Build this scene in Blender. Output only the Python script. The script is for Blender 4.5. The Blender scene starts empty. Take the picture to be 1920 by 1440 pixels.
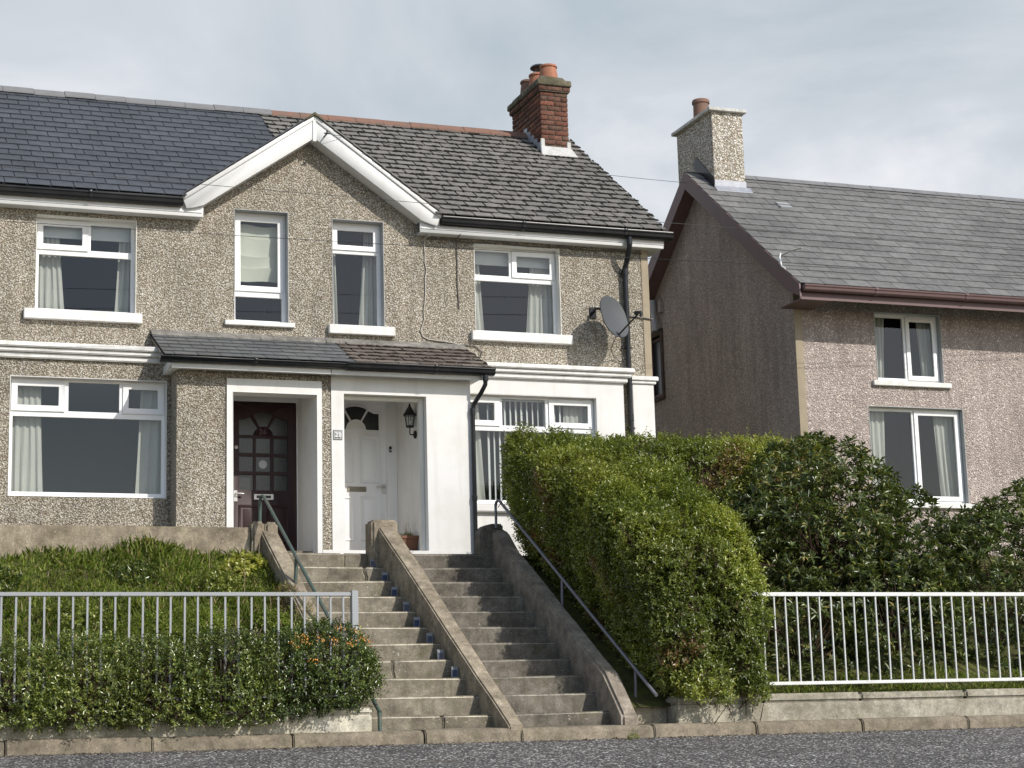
import bpy, bmesh, math, random
import numpy as np
from mathutils import Vector, Matrix, geometry

random.seed(7)
RNG = np.random.default_rng(11)
S = bpy.context.scene
COL = S.collection

# ---------------------------------------------------------------- camera
def look_rot(yaw, pitch, roll):
    cy, sy = math.cos(yaw), math.sin(yaw)
    fw = Vector((sy*math.cos(pitch), cy*math.cos(pitch), math.sin(pitch)))
    rt = Vector((cy, -sy, 0)); up = rt.cross(fw)
    c, s = math.cos(roll), math.sin(roll)
    r2 = c*rt + s*up; u2 = c*up - s*rt
    return Matrix((r2, u2, -fw)).transposed()
cam = bpy.data.cameras.new('camera')
cam.lens = 3550/1920*36; cam.sensor_width = 36; cam.clip_end = 2000; cam.clip_start = .1
co = bpy.data.objects.new('camera', cam); COL.objects.link(co)
co.matrix_world = Matrix.Translation((0, -25, 0)) @ look_rot(math.radians(20.42), math.radians(10.6), math.radians(-1.594)).to_4x4()
S.camera = co

# ---------------------------------------------------------------- light
SUN = Vector((.54, -1, .81)).normalized()
sl = bpy.data.lights.new('sun', 'SUN'); sl.energy = 3.95; sl.angle = math.radians(.6); sl.color = (1, .955, .89)
so = bpy.data.objects.new('sun', sl); COL.objects.link(so)
so.rotation_euler = SUN.to_track_quat('Z', 'Y').to_euler(); so.location = (20, -30, 30)
S.view_settings.view_transform = 'Standard'; S.view_settings.look = 'None'
S.view_settings.exposure = 0.0; S.view_settings.gamma = 1

W = bpy.data.worlds.new('World'); S.world = W; W.use_nodes = True
nt = W.node_tree; nt.nodes.clear()
def wn(t, **k):
    n = nt.nodes.new(t)
    for a, b in k.items(): setattr(n, a, b)
    return n
def wl(a, b): nt.links.new(a, b)
out = wn('ShaderNodeOutputWorld')
sky = wn('ShaderNodeTexSky', sky_type='NISHITA', sun_disc=False)
sky.sun_elevation = math.asin(SUN.z); sky.sun_rotation = math.atan2(SUN.x, SUN.y)
bg1 = wn('ShaderNodeBackground'); bg1.inputs[1].default_value = .145; wl(sky.outputs[0], bg1.inputs[0])
tc = wn('ShaderNodeTexCoord'); sep = wn('ShaderNodeSeparateXYZ'); wl(tc.outputs['Generated'], sep.inputs[0])
def wm(op, a, b=None):
    n = wn('ShaderNodeMath', operation=op)
    for i, v in enumerate((a, b)):
        if v is None: continue
        if isinstance(v, (int, float)): n.inputs[i].default_value = v
        else: wl(v, n.inputs[i])
    return n.outputs[0]
den = wm('ADD', wm('MAXIMUM', sep.outputs[2], 0.0), .22)
cx = wm('DIVIDE', sep.outputs[0], den); cy = wm('DIVIDE', sep.outputs[1], den)
cmb = wn('ShaderNodeCombineXYZ'); wl(cx, cmb.inputs[0]); wl(cy, cmb.inputs[1])
nz = wn('ShaderNodeTexNoise'); nz.inputs['Scale'].default_value = 1.25; nz.inputs['Detail'].default_value = 7; nz.inputs['Roughness'].default_value = .55
nz.inputs['Distortion'].default_value = .8
wl(cmb.outputs[0], nz.inputs['Vector'])
cr = wn('ShaderNodeValToRGB')
e = cr.color_ramp.elements
e[0].position = .37; e[0].color = (.50, .57, .63, 1)
e[1].position = .62; e[1].color = (.93, .935, .965, 1)
m = e.new(.5); m.color = (.66, .70, .755, 1)
wl(nz.outputs[0], cr.inputs[0])
bg2 = wn('ShaderNodeBackground'); bg2.inputs[1].default_value = 1.0; wl(cr.outputs[0], bg2.inputs[0])
# cloud cover is thick over the houses and broken on the side the sun shines from
nz2 = wn('ShaderNodeTexNoise'); nz2.inputs['Scale'].default_value = .6; nz2.inputs['Detail'].default_value = 4
wl(cmb.outputs[0], nz2.inputs['Vector'])
cov = wm('ADD', wm('MULTIPLY', sep.outputs[1], 1.15), .35)
cov = wm('ADD', cov, wm('MULTIPLY', wm('SUBTRACT', nz2.outputs[0], .5), 1.2))
cl = wn('ShaderNodeClamp'); wl(cov, cl.inputs[0]); cl.inputs[2].default_value = .97
mx = wn('ShaderNodeMixShader'); wl(cl.outputs[0], mx.inputs[0]); wl(bg1.outputs[0], mx.inputs[1]); wl(bg2.outputs[0], mx.inputs[2])
wl(mx.outputs[0], out.inputs[0])

# ---------------------------------------------------------------- materials
class M:
    def __init__(s, name):
        s.m = bpy.data.materials.new(name); s.m.use_nodes = True
        s.nt = s.m.node_tree; s.b = s.nt.nodes['Principled BSDF']; s.out = s.nt.nodes['Material Output']
        s.tc = s.nt.nodes.new('ShaderNodeTexCoord'); s.P = s.tc.outputs['Object']
    def put(s, sock, v):
        if isinstance(v, bpy.types.NodeSocket): s.nt.links.new(v, sock)
        elif isinstance(v, (tuple, list)) and len(v) == 3 and sock.type == 'RGBA': sock.default_value = (*v, 1)
        else: sock.default_value = v
    def n(s, t, ins=None, out=0, **kw):
        n = s.nt.nodes.new('ShaderNode'+t)
        for a, b in kw.items(): setattr(n, a, b)
        for k, v in (ins or {}).items(): s.put(n.inputs[k], v)
        return n.outputs[out]
    def noise(s, sc, det=4, rough=.55, vec=None, dist=0):
        return s.n('TexNoise', {'Vector': vec or s.P, 'Scale': sc, 'Detail': det, 'Roughness': rough, 'Distortion': dist})
    def math(s, op, a, b=0.0, clamp=False):
        return s.n('Math', {0: a, 1: b}, operation=op, use_clamp=clamp)
    def ramp(s, fac, stops, interp='LINEAR'):
        n = s.nt.nodes.new('ShaderNodeValToRGB'); n.color_ramp.interpolation = interp
        el = n.color_ramp.elements
        while len(el) < len(stops): el.new(.5)
        for e, (p, c) in zip(el, stops):
            e.position = p; e.color = (*c, 1) if isinstance(c, (tuple, list)) else (c, c, c, 1)
        s.put(n.inputs[0], fac); return n.outputs[0]
    def mix(s, f, a, b, mode='MIX'):
        n = s.nt.nodes.new('ShaderNodeMix'); n.data_type = 'RGBA'; n.blend_type = mode
        s.put(n.inputs[0], f); s.put(n.inputs[6], a); s.put(n.inputs[7], b); return n.outputs[2]
    def scale(s, v):
        return s.n('Mapping', {'Vector': s.P, 'Scale': v})
    def bump(s, h, strength=.5, dist=.01):
        s.put(s.b.inputs['Normal'], s.n('Bump', {'Height': h, 'Strength': strength, 'Distance': dist}))
    def attr(s, name='rnd'):
        n = s.nt.nodes.new('ShaderNodeAttribute'); n.attribute_name = name; return n.outputs['Fac']
    def fin(s, col=None, rough=.8, metal=0, spec=None):
        if col is not None: s.put(s.b.inputs['Base Color'], col)
        s.put(s.b.inputs['Roughness'], rough); s.b.inputs['Metallic'].default_value = metal
        if spec is not None: s.b.inputs['Specular IOR Level'].default_value = spec
        return s.m

def pebbledash(name, pal, mortar, sc=44, stain=.25, tint=(1, 1, 1)):
    k = M(name)
    v = k.nt.nodes.new('ShaderNodeTexVoronoi'); v.inputs['Scale'].default_value = sc
    wob = k.n('VectorMath', {0: k.P, 1: k.n('VectorMath', {0: k.n('TexNoise', {'Vector': k.P, 'Scale': 30.0, 'Detail': 1.0}, out=1), 3: .018}, operation='SCALE')}, operation='ADD')
    k.put(v.inputs['Vector'], wob)
    sep = k.n('SeparateColor', {0: v.outputs['Color']})
    col = k.ramp(sep, pal, 'CONSTANT')
    d = v.outputs['Distance']
    gap = k.ramp(d, [(.42, 0.0), (.68, 1.0)])
    col = k.mix(gap, col, mortar)
    st = k.ramp(k.noise(.9, 6, .65), [(.3, 1-stain), (.65, 1.06)])
    col = k.mix(1.0, col, st, 'MULTIPLY')
    str_ = k.ramp(k.noise(2.2, 5, .6, vec=k.scale((3.0, 3.0, .35))), [(.3, .80), (.6, 1.04)])
    col = k.mix(1.0, col, str_, 'MULTIPLY')
    col = k.mix(1.0, col, tint, 'MULTIPLY')
    k.bump(k.math('SUBTRACT', 1.0, d), 1.0, .018)
    return k.fin(col, .85, spec=.25)
PAL = [(0, (.34, .295, .215)), (.12, (.50, .455, .36)), (.3, (.62, .575, .465)), (.5, (.42, .37, .275)), (.62, (.68, .64, .54)), (.74, (.33, .285, .205)), (.85, (.52, .45, .355)), (.94, (.78, .75, .66))]
PAL2 = [(0, (.36, .325, .27)), (.12, (.55, .51, .44)), (.3, (.72, .68, .60)), (.5, (.46, .41, .34)), (.62, (.80, .77, .70)), (.74, (.33, .29, .24)), (.85, (.62, .56, .48)), (.94, (.85, .83, .78))]
PAL3 = [(0, (.27, .225, .20)), (.2, (.37, .315, .28)), (.4, (.44, .38, .34)), (.55, (.31, .26, .235)), (.7, (.52, .46, .42)), (.8, (.35, .295, .26)), (.93, (.60, .55, .50))]
m_dash = pebbledash('pebbledash', PAL, (.215, .18, .132), 54, .28, (1.0, 1.0, 1.03))
m_dash_new = pebbledash('pebbledash_pale', PAL2, (.26, .22, .16), 40, .08)
m_dash_brown = pebbledash('pebbledash_brown', PAL3, (.26, .225, .205), 46, .15, (1.34, 1.32, 1.31))

def paint(name, col, rough=.55, dirt=.12, dcol=(.45, .43, .38), sc=3, bump=.15):
    k = M(name)
    f = k.ramp(k.noise(sc, 7, .68), [(.42, 0.0), (.8, dirt)])
    st = k.ramp(k.noise(1.5, 6, .6, vec=k.scale((5.0, 5.0, .5))), [(.5, 0.0), (.85, dirt)])
    c = k.mix(f, col, dcol); c = k.mix(st, c, dcol)
    k.bump(k.noise(60, 3), bump, .003)
    return k.fin(c, rough, spec=.35)
m_white = paint('white_masonry_paint', (.745, .735, .71), .7, .42, (.50, .48, .42), 2.2, .5)
m_cream = paint('cream_paint', (.74, .72, .66), .55, .2)
m_upvc = paint('white_upvc', (.82, .82, .81), .3, .06, (.5, .5, .48), 4, .03)
m_fascia = paint('white_fascia', (.74, .74, .725), .35, .22, (.42, .42, .36), 2.5, .04)
m_reveal = paint('grey_paint', (.40, .405, .40), .7, .3, (.25, .25, .23), 6, .2)
m_sillpaint = paint('white_sill_paint', (.78, .77, .74), .6, .5, (.36, .35, .30), 7, .3)
m_render = paint('smooth_beige_render', (.36, .30, .215), .85, .6, (.24, .20, .14), 5, .4)
m_maroon = paint('maroon_paint', (.155, .098, .096), .5, .2, (.05, .03, .03), 3, .08)
m_maroon_door = paint('maroon_door_paint', (.024, .006, .007), .5, .2, (.03, .01, .01), 3, .05)
m_door_white = paint('white_door', (.80, .80, .79), .35, .05, (.5, .5, .48), 3, .02)
m_black = paint('black_plastic', (.012, .013, .015), .3, .3, (.05, .05, .05), 5, .05)
m_iron = paint('black_iron', (.015, .013, .012), .5, .3, (.06, .04, .03), 20, .2)
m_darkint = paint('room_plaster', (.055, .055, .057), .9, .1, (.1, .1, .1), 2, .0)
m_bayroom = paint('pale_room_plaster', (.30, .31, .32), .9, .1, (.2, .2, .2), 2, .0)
m_cable = paint('cable_sheath', (.10, .09, .08), .6, .4, (.3, .28, .24), 30, .0)
m_cable_white = paint('pale_cable_sheath', (.45, .42, .36), .6, .5, (.2, .18, .14), 20, .0)
m_wire = paint('black_wire', (.03, .03, .032), .5, .0)
m_pvc_grey = paint('grey_pvc', (.42, .43, .45), .4, .2)
m_dish = paint('grey_dish_paint', (.08, .086, .09), .6, .1, (.16, .165, .165), 6, .02)
m_terr = paint('terracotta', (.40, .17, .10), .8, .55, (.17, .09, .06), 8, .3)
m_terr_old = paint('weathered_terracotta', (.225, .122, .088), .85, 1.0, (.13, .11, .088), 6, .4)
m_ridge_grey = paint('grey_ridge', (.20, .20, .205), .7, .4, (.1, .1, .09), 4, .2)
m_solarcase = paint('grey_solar_casing', (.20, .21, .22), .4, .2)
m_brass = paint('dull_brass', (.20, .17, .11), .4, .3)
m_plasticpot = paint('brown_plastic_pot', (.19, .085, .045), .55, .4, (.1, .06, .04), 8, .1)
m_flower = paint('orange_petals', (.78, .34, .08), .6, .3, (.8, .45, .1), 30, 0)
m_yellowfl = paint('yellow_petals', (.8, .55, .05), .6, .2, (.8, .7, .3), 30, 0)

def metal(name, col, rough, dirt, dcol, sc=12):
    k = M(name)
    f = k.ramp(k.noise(sc, 6, .7), [(.45, 0.0), (.7, dirt)])
    k.bump(k.noise(80, 2), .15, .002)
    ru = k.ramp(k.noise(17, 5, .75), [(.62, 0.0), (.70, .8)])
    return k.fin(k.mix(ru, k.mix(f, col, dcol), (.16, .085, .04)), rough, .35)
m_galv = metal('galvanised_steel', (.30, .315, .33), .5, .6, (.30, .30, .29))
m_galv_white = metal('pale_galvanised_steel', (.66, .67, .66), .5, .4, (.45, .44, .40))
m_green_pipe = metal('green_painted_pipe', (.075, .115, .10), .5, .8, (.17, .14, .105), 9)
m_grey_pipe = metal('grey_painted_pipe', (.20, .20, .225), .5, .6, (.13, .12, .12), 9)
m_chrome = metal('brushed_chrome', (.55, .54, .52), .3, .3, (.3, .28, .25))
m_lead = metal('lead_flashing', (.32, .335, .37), .55, .5, (.50, .51, .53), 10)
m_leadwhite = paint('white_flashing', (.56, .56, .54), .6, .9, (.36, .35, .32), 9, .3)

def concrete(name, col, dark, light, spots=.5, moss=0.0, bump=.5):
    k = M(name)
    n1 = k.ramp(k.noise(1.6, 8, .7, dist=.4), [(.32, 0.0), (.66, 1.0)])
    c = k.mix(n1, dark, col)
    n2 = k.ramp(k.noise(7, 7, .72), [(.36, .62), (.64, 1.2)])
    c = k.mix(1.0, c, n2, 'MULTIPLY')
    n3 = k.ramp(k.noise(70, 3, .7), [(.35, .75), (.65, 1.2)])
    c = k.mix(1.0, c, n3, 'MULTIPLY')
    sp = k.ramp(k.noise(26, 3, .6), [(.66, 0.0), (.72, spots)])
    c = k.mix(sp, c, light)
    run = k.ramp(k.noise(3.0, 5, .65, vec=k.scale((4.0, 4.0, .4))), [(.5, 0.0), (.7, .55)])
    c = k.mix(run, c, dark)
    if moss: c = k.mix(k.ramp(k.noise(5, 6, .7), [(.52, 0.0), (.66, moss)]), c, (.10, .105, .035))
    k.bump(k.math('ADD', k.noise(14, 6, .7), k.math('MULTIPLY', k.noise(120, 2), .5)), bump, .012)
    return k.fin(c, .92, spec=.2)
m_step = concrete('step_concrete', (.285, .255, .20), (.140, .120, .090), (.52, .49, .42), .8, .35)
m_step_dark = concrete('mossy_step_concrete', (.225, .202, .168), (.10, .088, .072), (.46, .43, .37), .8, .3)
m_wallcon = concrete('wall_concrete', (.41, .35, .26), (.20, .165, .12), (.58, .55, .45), .8, .25)
m_sidewall = concrete('weathered_render', (.34, .295, .24), (.19, .16, .125), (.52, .49, .42), .7, .1)
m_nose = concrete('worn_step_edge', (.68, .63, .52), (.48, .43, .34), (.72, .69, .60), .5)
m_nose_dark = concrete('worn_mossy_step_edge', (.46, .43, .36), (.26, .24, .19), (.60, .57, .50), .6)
m_kerb = concrete('kerb_concrete', (.30, .255, .19), (.16, .135, .10), (.42, .38, .30), .5, .2)
m_retain = concrete('painted_retaining_wall', (.62, .59, .50), (.42, .38, .28), (.68, .66, .60), .8)
m_retain2 = concrete('limewashed_retaining_wall', (.47, .44, .36), (.24, .215, .16), (.66, .63, .54), .8, .15)
m_capcon = concrete('weathered_capping', (.20, .175, .12), (.075, .068, .05), (.34, .32, .25), .6, .6, .9)
m_slabwhite = concrete('white_capping', (.74, .73, .69), (.46, .45, .41), (.7, .7, .66), .2, 0, .2)
m_fillet = concrete('cement_fillet', (.30, .285, .255), (.18, .17, .15), (.42, .41, .37), .4)
m_stone = concrete('brown_stone', (.115, .085, .07), (.065, .05, .042), (.3, .27, .22), .3)

k = M('asphalt_chips')
v = k.nt.nodes.new('ShaderNodeTexVoronoi'); v.inputs['Scale'].default_value = 46; k.put(v.inputs['Vector'], k.P)
sepc = k.n('SeparateColor', {0: v.outputs['Color']})
c = k.ramp(sepc, [(0, (.075, .07, .068)), (.25, (.15, .143, .135)), (.42, (.08, .073, .073)), (.56, (.25, .235, .215)), (.72, (.12, .113, .113)), (.84, (.48, .455, .415)), (.93, (.85, .83, .79))], 'CONSTANT')
c = k.mix(k.ramp(v.outputs['Distance'], [(.45, 0.0), (.7, .85)]), c, (.028, .026, .026))
c = k.mix(1.0, c, k.ramp(k.noise(.9, 5, .6), [(.3, .72), (.7, 1.2)]), 'MULTIPLY')
c = k.mix(k.ramp(k.noise(2.3, 6, .7, vec=k.scale((.35, 2.0, 1.0))), [(.55, 0.0), (.72, .5)]), c, (.075, .062, .045))
yy = k.n('SeparateXYZ', {0: k.P}, 1)
gd = k.math('ADD', yy, k.math('MULTIPLY', k.noise(3.5, 5, .7), .22))
c = k.mix(k.ramp(gd, [(.08, 0.0), (.24, .75)]), c, (.045, .038, .022))
k.bump(k.math('SUBTRACT', 1.0, v.outputs['Distance']), 1.0, .016)
m_asphalt = k.fin(c, .8, spec=.35)

def slate(name, a, b, lich, lamt, rough, rstops=None, spec=.3, bump=.4):
    k = M(name)
    c = k.mix(k.attr(), a, b)
    n = k.ramp(k.noise(9, 6, .7), [(.35, .75), (.65, 1.2)])
    c = k.mix(1.0, c, n, 'MULTIPLY')
    big = k.ramp(k.noise(.7, 4, .6), [(.3, .8), (.7, 1.15)])
    c = k.mix(1.0, c, big, 'MULTIPLY')
    if lamt: c = k.mix(k.ramp(k.noise(24, 4, .65), [(.6, 0.0), (.7, lamt)]), c, lich)
    k.bump(k.noise(40, 5, .7), bump, .006)
    return k.fin(c, rough, spec=spec)
m_slate_old = slate('old_grey_slate', (.155, .148, .135), (.188, .179, .163), (.30, .29, .26), .4, .85)
m_slate_new = slate('new_blue_slate', (.046, .052, .062), (.062, .069, .080), (.1, .1, .1), 0, .5, spec=.35, bump=.15)
m_slate_porch_new = slate('new_grey_slate', (.095, .100, .104), (.125, .130, .134), (.1, .1, .1), 0, .42, spec=.5, bump=.1)
m_slate_brown = slate('old_brown_slate', (.11, .090, .076), (.185, .158, .135), (.38, .35, .31), .6, .9)
m_slate_right = slate('plain_grey_slate', (.135, .133, .126), (.18, .176, .168), (.08, .08, .08), .3, .6, spec=.4, bump=.2)
m_moss = paint('black_moss', (.009, .009, .007), 1.0, .6, (.022, .021, .011), 25, .8)
m_mossred = paint('brown_moss', (.016, .011, .008), 1.0, .7, (.035, .024, .014), 25, .8)
k = M('red_brick')
c = k.ramp(k.attr(), [(0, (.085, .048, .036)), (.3, (.16, .068, .046)), (.55, (.115, .072, .054)), (.8, (.22, .088, .058)), (1, (.10, .080, .060))])
c = k.mix(1.0, c, k.ramp(k.noise(22, 5, .7), [(.35, .65), (.65, 1.25)]), 'MULTIPLY')
k.bump(k.noise(60, 4, .7), .6, .006)
m_brick = k.fin(c, .9, spec=.2)
m_mortar = concrete('old_mortar', (.17, .145, .115), (.07, .06, .05), (.4, .37, .3), .4)

k = M('window_glass')
k.nt.nodes.remove(k.b)
g = k.nt.nodes.new('ShaderNodeBsdfGlossy'); g.inputs['Roughness'].default_value = .015; g.inputs['Color'].default_value = (.95, .97, 1, 1)
t = k.nt.nodes.new('ShaderNodeBsdfTransparent'); t.inputs['Color'].default_value = (.86, .89, .88, 1)
fr = k.math('ADD', k.math('MULTIPLY', k.math('POWER', k.n('LayerWeight', {'Blend': .5}, 1), 5.0), .9), .048, True)
ms = k.nt.nodes.new('ShaderNodeMixShader')
k.put(ms.inputs[0], fr); k.put(ms.inputs[1], t.outputs[0]); k.put(ms.inputs[2], g.outputs[0]); k.put(k.out.inputs[0], ms.outputs[0])
m_glass = k.m
k = M('obscured_door_glass'); m_doorglass = k.fin(k.ramp(k.noise(25, 3), [(.3, (.015, .017, .018)), (.7, (.030, .034, .035))]), .25, spec=.5)
k = M('solar_cell'); 
m_solar = k.fin(k.ramp(k.noise(60, 2), [(.35, (.008, .011, .03)), (.65, (.018, .026, .058))]), .25, spec=.5)

def fabric(name, col, tr=.35):
    k = M(name)
    c = k.mix(k.ramp(k.noise(5, 4), [(.3, 0.0), (.7, .3)]), col, tuple(x*.8 for x in col))
    k.fin(c, .9, spec=.1)
    t = k.nt.nodes.new('ShaderNodeBsdfTranslucent'); k.put(t.inputs[0], c)
    ms = k.nt.nodes.new('ShaderNodeMixShader'); ms.inputs[0].default_value = tr
    k.put(ms.inputs[1], k.b.outputs[0]); k.put(ms.inputs[2], t.outputs[0]); k.put(k.out.inputs[0], ms.outputs[0])
    return k.m
m_curtain = fabric('cream_curtain', (.66, .65, .59))
m_blind = fabric('white_blind', (.80, .81, .80), .25)
m_roman = fabric('ivory_blind', (.70, .70, .60), .2)

def leafmat(name, stops, rough=.42, tr=.3, spec=.45):
    k = M(name)
    c = k.ramp(k.attr(), stops)
    big = k.ramp(k.noise(1.3, 3, .6), [(.35, .72), (.65, 1.25)])
    c = k.mix(1.0, c, big, 'MULTIPLY')
    k.fin(c, rough, spec=spec)
    t = k.nt.nodes.new('ShaderNodeBsdfTranslucent'); k.put(t.inputs[0], k.mix(1.0, c, (1.25, 1.35, .6), 'MULTIPLY'))
    ms = k.nt.nodes.new('ShaderNodeMixShader'); ms.inputs[0].default_value = tr
    k.put(ms.inputs[1], k.b.outputs[0]); k.put(ms.inputs[2], t.outputs[0]); k.put(k.out.inputs[0], ms.outputs[0])
    return k.m
m_privet = leafmat('privet_leaf', [(0, (.052, .080, .018)), (.25, (.13, .165, .030)), (.55, (.23, .26, .048)), (.86, (.43, .43, .105)), (.95, (.24, .14, .065)), (1, (.6, .58, .26))], .34, .34, .8)
m_rhodo = leafmat('rhododendron_leaf', [(0, (.035, .055, .017)), (.45, (.085, .115, .032)), (.75, (.17, .20, .055)), (.95, (.36, .35, .11)), (1, (.24, .12, .045))], .32, .22, .6)
m_berb = leafmat('berberis_leaf', [(0, (.026, .042, .014)), (.35, (.070, .105, .024)), (.65, (.17, .21, .042)), (.9, (.35, .37, .09)), (1, (.22, .10, .045))], .26, .2, .8)
m_grass = leafmat('grass_blade', [(0, (.08, .12, .022)), (.4, (.17, .23, .04)), (.68, (.26, .30, .065)), (.80, (.36, .32, .14)), (1, (.42, .35, .20))], .6, .35, .2)
m_dry = paint('dry_stalk', (.32, .25, .15), .9, .5, (.15, .10, .06), 20, .2)
m_twig = paint('brown_twig', (.075, .048, .03), .9, .5, (.03, .02, .015), 20, .4)
k = M('garden_soil_and_grass')
c = k.ramp(k.noise(5, 7, .7), [(.3, (.06, .048, .03)), (.5, (.08, .085, .028)), (.7, (.12, .14, .035))])
k.bump(k.noise(12, 6, .7), .8, .03)
m_ground = k.fin(c, .95, spec=.1)

# ---------------------------------------------------------------- mesh helpers
GARD = [False]        # garden is resized about the camera when built, to set where its shadows fall
GU, GY = .965, -.875
def g_pt(p): return (p[0]*GU, p[1]*GU+GY, p[2]*GU) if GARD[0] else tuple(p)
def g_arr(V): return V*GU+np.array([0, GY, 0]) if GARD[0] else V
MIR = [None]          # x of the mirror plane while the neighbouring half is built
class MB:
    def __init__(s): s.v = []; s.f = []; s.r = []
    def add(s, vs, fs, rnd=0.0):
        o = len(s.v); s.v += [tuple(p) for p in vs]
        for f in fs: s.f.append(tuple(i+o for i in f)); s.r.append(rnd)
        return s
    def quad(s, a, b, c, d, rnd=0.0): return s.add((a, b, c, d), ((0, 1, 2, 3),), rnd)
    def hexa(s, p, rnd=0.0):      # 8 points: bottom ring 0-3, top ring 4-7
        return s.add(p, ((3, 2, 1, 0), (4, 5, 6, 7), (0, 1, 5, 4), (1, 2, 6, 5), (2, 3, 7, 6), (3, 0, 4, 7)), rnd)
    def box(s, x0, x1, y0, y1, z0, z1, rnd=0.0):
        return s.hexa([(x0, y0, z0), (x1, y0, z0), (x1, y1, z0), (x0, y1, z0), (x0, y0, z1), (x1, y0, z1), (x1, y1, z1), (x0, y1, z1)], rnd)
    def prism(s, pts, lo, hi, axis='y', rnd=0.0):
        # closed polygon of 2-d points pushed along an axis. y: (x,z)  x: (y,z)  z: (x,y)
        def mk(p, t):
            if axis == 'y': return (p[0], t, p[1])
            if axis == 'x': return (t, p[0], p[1])
            return (p[0], p[1], t)
        n = len(pts)
        vs = [mk(p, lo) for p in pts]+[mk(p, hi) for p in pts]
        fs = [tuple(range(n)), tuple(range(2*n-1, n-1, -1))]+[(i, i+n, (i+1) % n+n, (i+1) % n) for i in range(n)]
        return s.add(vs, fs, rnd)
    def plate(s, outline, holes, y0, y1, axis='y'):
        loops = [outline]+list(holes)
        flat = [p for l in loops for p in l]
        tris = geometry.tessellate_polygon([[Vector((p[0], p[1], 0)) for p in l] for l in loops])
        def mk(p, t):
            if axis == 'y': return (p[0], t, p[1])
            if axis == 'x': return (t, p[0], p[1])
            return (p[0], p[1], t)
        n = len(flat)
        vs = [mk(p, y0) for p in flat]+[mk(p, y1) for p in flat]
        fs = [tuple(t) for t in tris]+[tuple(i+n for i in t[::-1]) for t in tris]
        o = 0
        for l in loops:
            k = len(l)
            fs += [(o+i, o+(i+1) % k, o+(i+1) % k+n, o+i+n) for i in range(k)]
            o += k
        return s.add(vs, fs)
    def tube(s, pts, r, n=8, caps=True):
        pts = [Vector(p) for p in pts]; rs = r if isinstance(r, (list, tuple)) else [r]*len(pts)
        ref = None; vs = []
        for i, p in enumerate(pts):
            d = (pts[min(i+1, len(pts)-1)]-pts[max(i-1, 0)]).normalized()
            if ref is None: ref = Vector((0, 0, 1)) if abs(d.z) < .9 else Vector((1, 0, 0))
            u = d.cross(ref).normalized(); w = u.cross(d).normalized(); ref = w
            vs += [p+(u*math.cos(a)+w*math.sin(a))*rs[i] for a in (2*math.pi*j/n for j in range(n))]
        fs = []
        for i in range(len(pts)-1):
            for j in range(n): fs.append((i*n+j, i*n+(j+1) % n, (i+1)*n+(j+1) % n, (i+1)*n+j))
        if caps: fs += [tuple(range(n-1, -1, -1)), tuple((len(pts)-1)*n+j for j in range(n))]
        return s.add(vs, fs)
    def lathe(s, prof, c=(0, 0, 0), n=28, R=None):
        c = Vector(c); vs = []
        for r, z in prof:
            for j in range(n):
                a = 2*math.pi*j/n; p = Vector((r*math.cos(a), r*math.sin(a), z))
                vs.append(c+(R @ p if R else p))
        fs = [(i*n+j, i*n+(j+1) % n, (i+1)*n+(j+1) % n, (i+1)*n+j) for i in range(len(prof)-1) for j in range(n)]
        fs += [tuple(range(n-1, -1, -1)), tuple((len(prof)-1)*n+j for j in range(n))]
        return s.add(vs, fs)
    def sweep(s, sec, path_x0, path_x1):   # a (y,z) section pushed along x
        return s.prism(sec, path_x0, path_x1, 'x')

ROOT = {}
def reg(o, base): ROOT[o.name] = Vector(base)
def tag(o, label=None, cat=None, group=None, kind=None):
    if label: o['label'] = label
    if cat: o['category'] = cat
    if group: o['group'] = group
    if kind: o['kind'] = kind
    return o
def thing(name, base, label, cat, group=None):
    o = bpy.data.objects.new(name, None); COL.objects.link(o); o.empty_display_size = .2
    if MIR[0] is not None: base = (2*MIR[0]-base[0], base[1], base[2])
    base = g_pt(base)
    o.location = base; reg(o, base)
    return tag(o, label, cat, group)
def make(name, mb, mat, base, smooth=None, bevel=0, seg=2, mirror=True):
    vs = np.array(mb.v, dtype=float)
    fs = mb.f
    if mirror and MIR[0] is not None:
        vs[:, 0] = 2*MIR[0]-vs[:, 0]; fs = [f[::-1] for f in fs]
    vs = g_arr(vs)-np.array(base)
    me = bpy.data.meshes.new(name); me.from_pydata(vs.tolist(), [], fs)
    if any(mb.r):
        a = me.attributes.new('rnd', 'FLOAT', 'FACE'); a.data.foreach_set('value', mb.r)
    if bevel or smooth is None:
        bm = bmesh.new(); bm.from_mesh(me)
        if bevel:
            bmesh.ops.remove_doubles(bm, verts=bm.verts, dist=1e-5)
            ed = [e for e in bm.edges if len(e.link_faces) == 2 and e.calc_face_angle(0) > .6]
            bmesh.ops.bevel(bm, geom=ed, offset=bevel, segments=seg, affect='EDGES', clamp_overlap=True)
        bmesh.ops.recalc_face_normals(bm, faces=bm.faces)
        bm.to_mesh(me); bm.free()
    if smooth:
        me.shade_smooth(); me.set_sharp_from_angle(angle=math.radians(smooth))
    elif bevel:
        me.shade_smooth(); me.set_sharp_from_angle(angle=math.radians(50))
    me.materials.append(mat); me.update()
    return bpy.data.objects.new(name, me)
def part(name, mb, mat, parent, smooth=None, bevel=0, label=None, kind=None, mirror=True, seg=2):
    base = ROOT[parent.name]
    o = make(name, mb, mat, base, smooth, bevel, seg, mirror); COL.objects.link(o); o.parent = parent; reg(o, base)
    return tag(o, label, None, None, kind)
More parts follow.
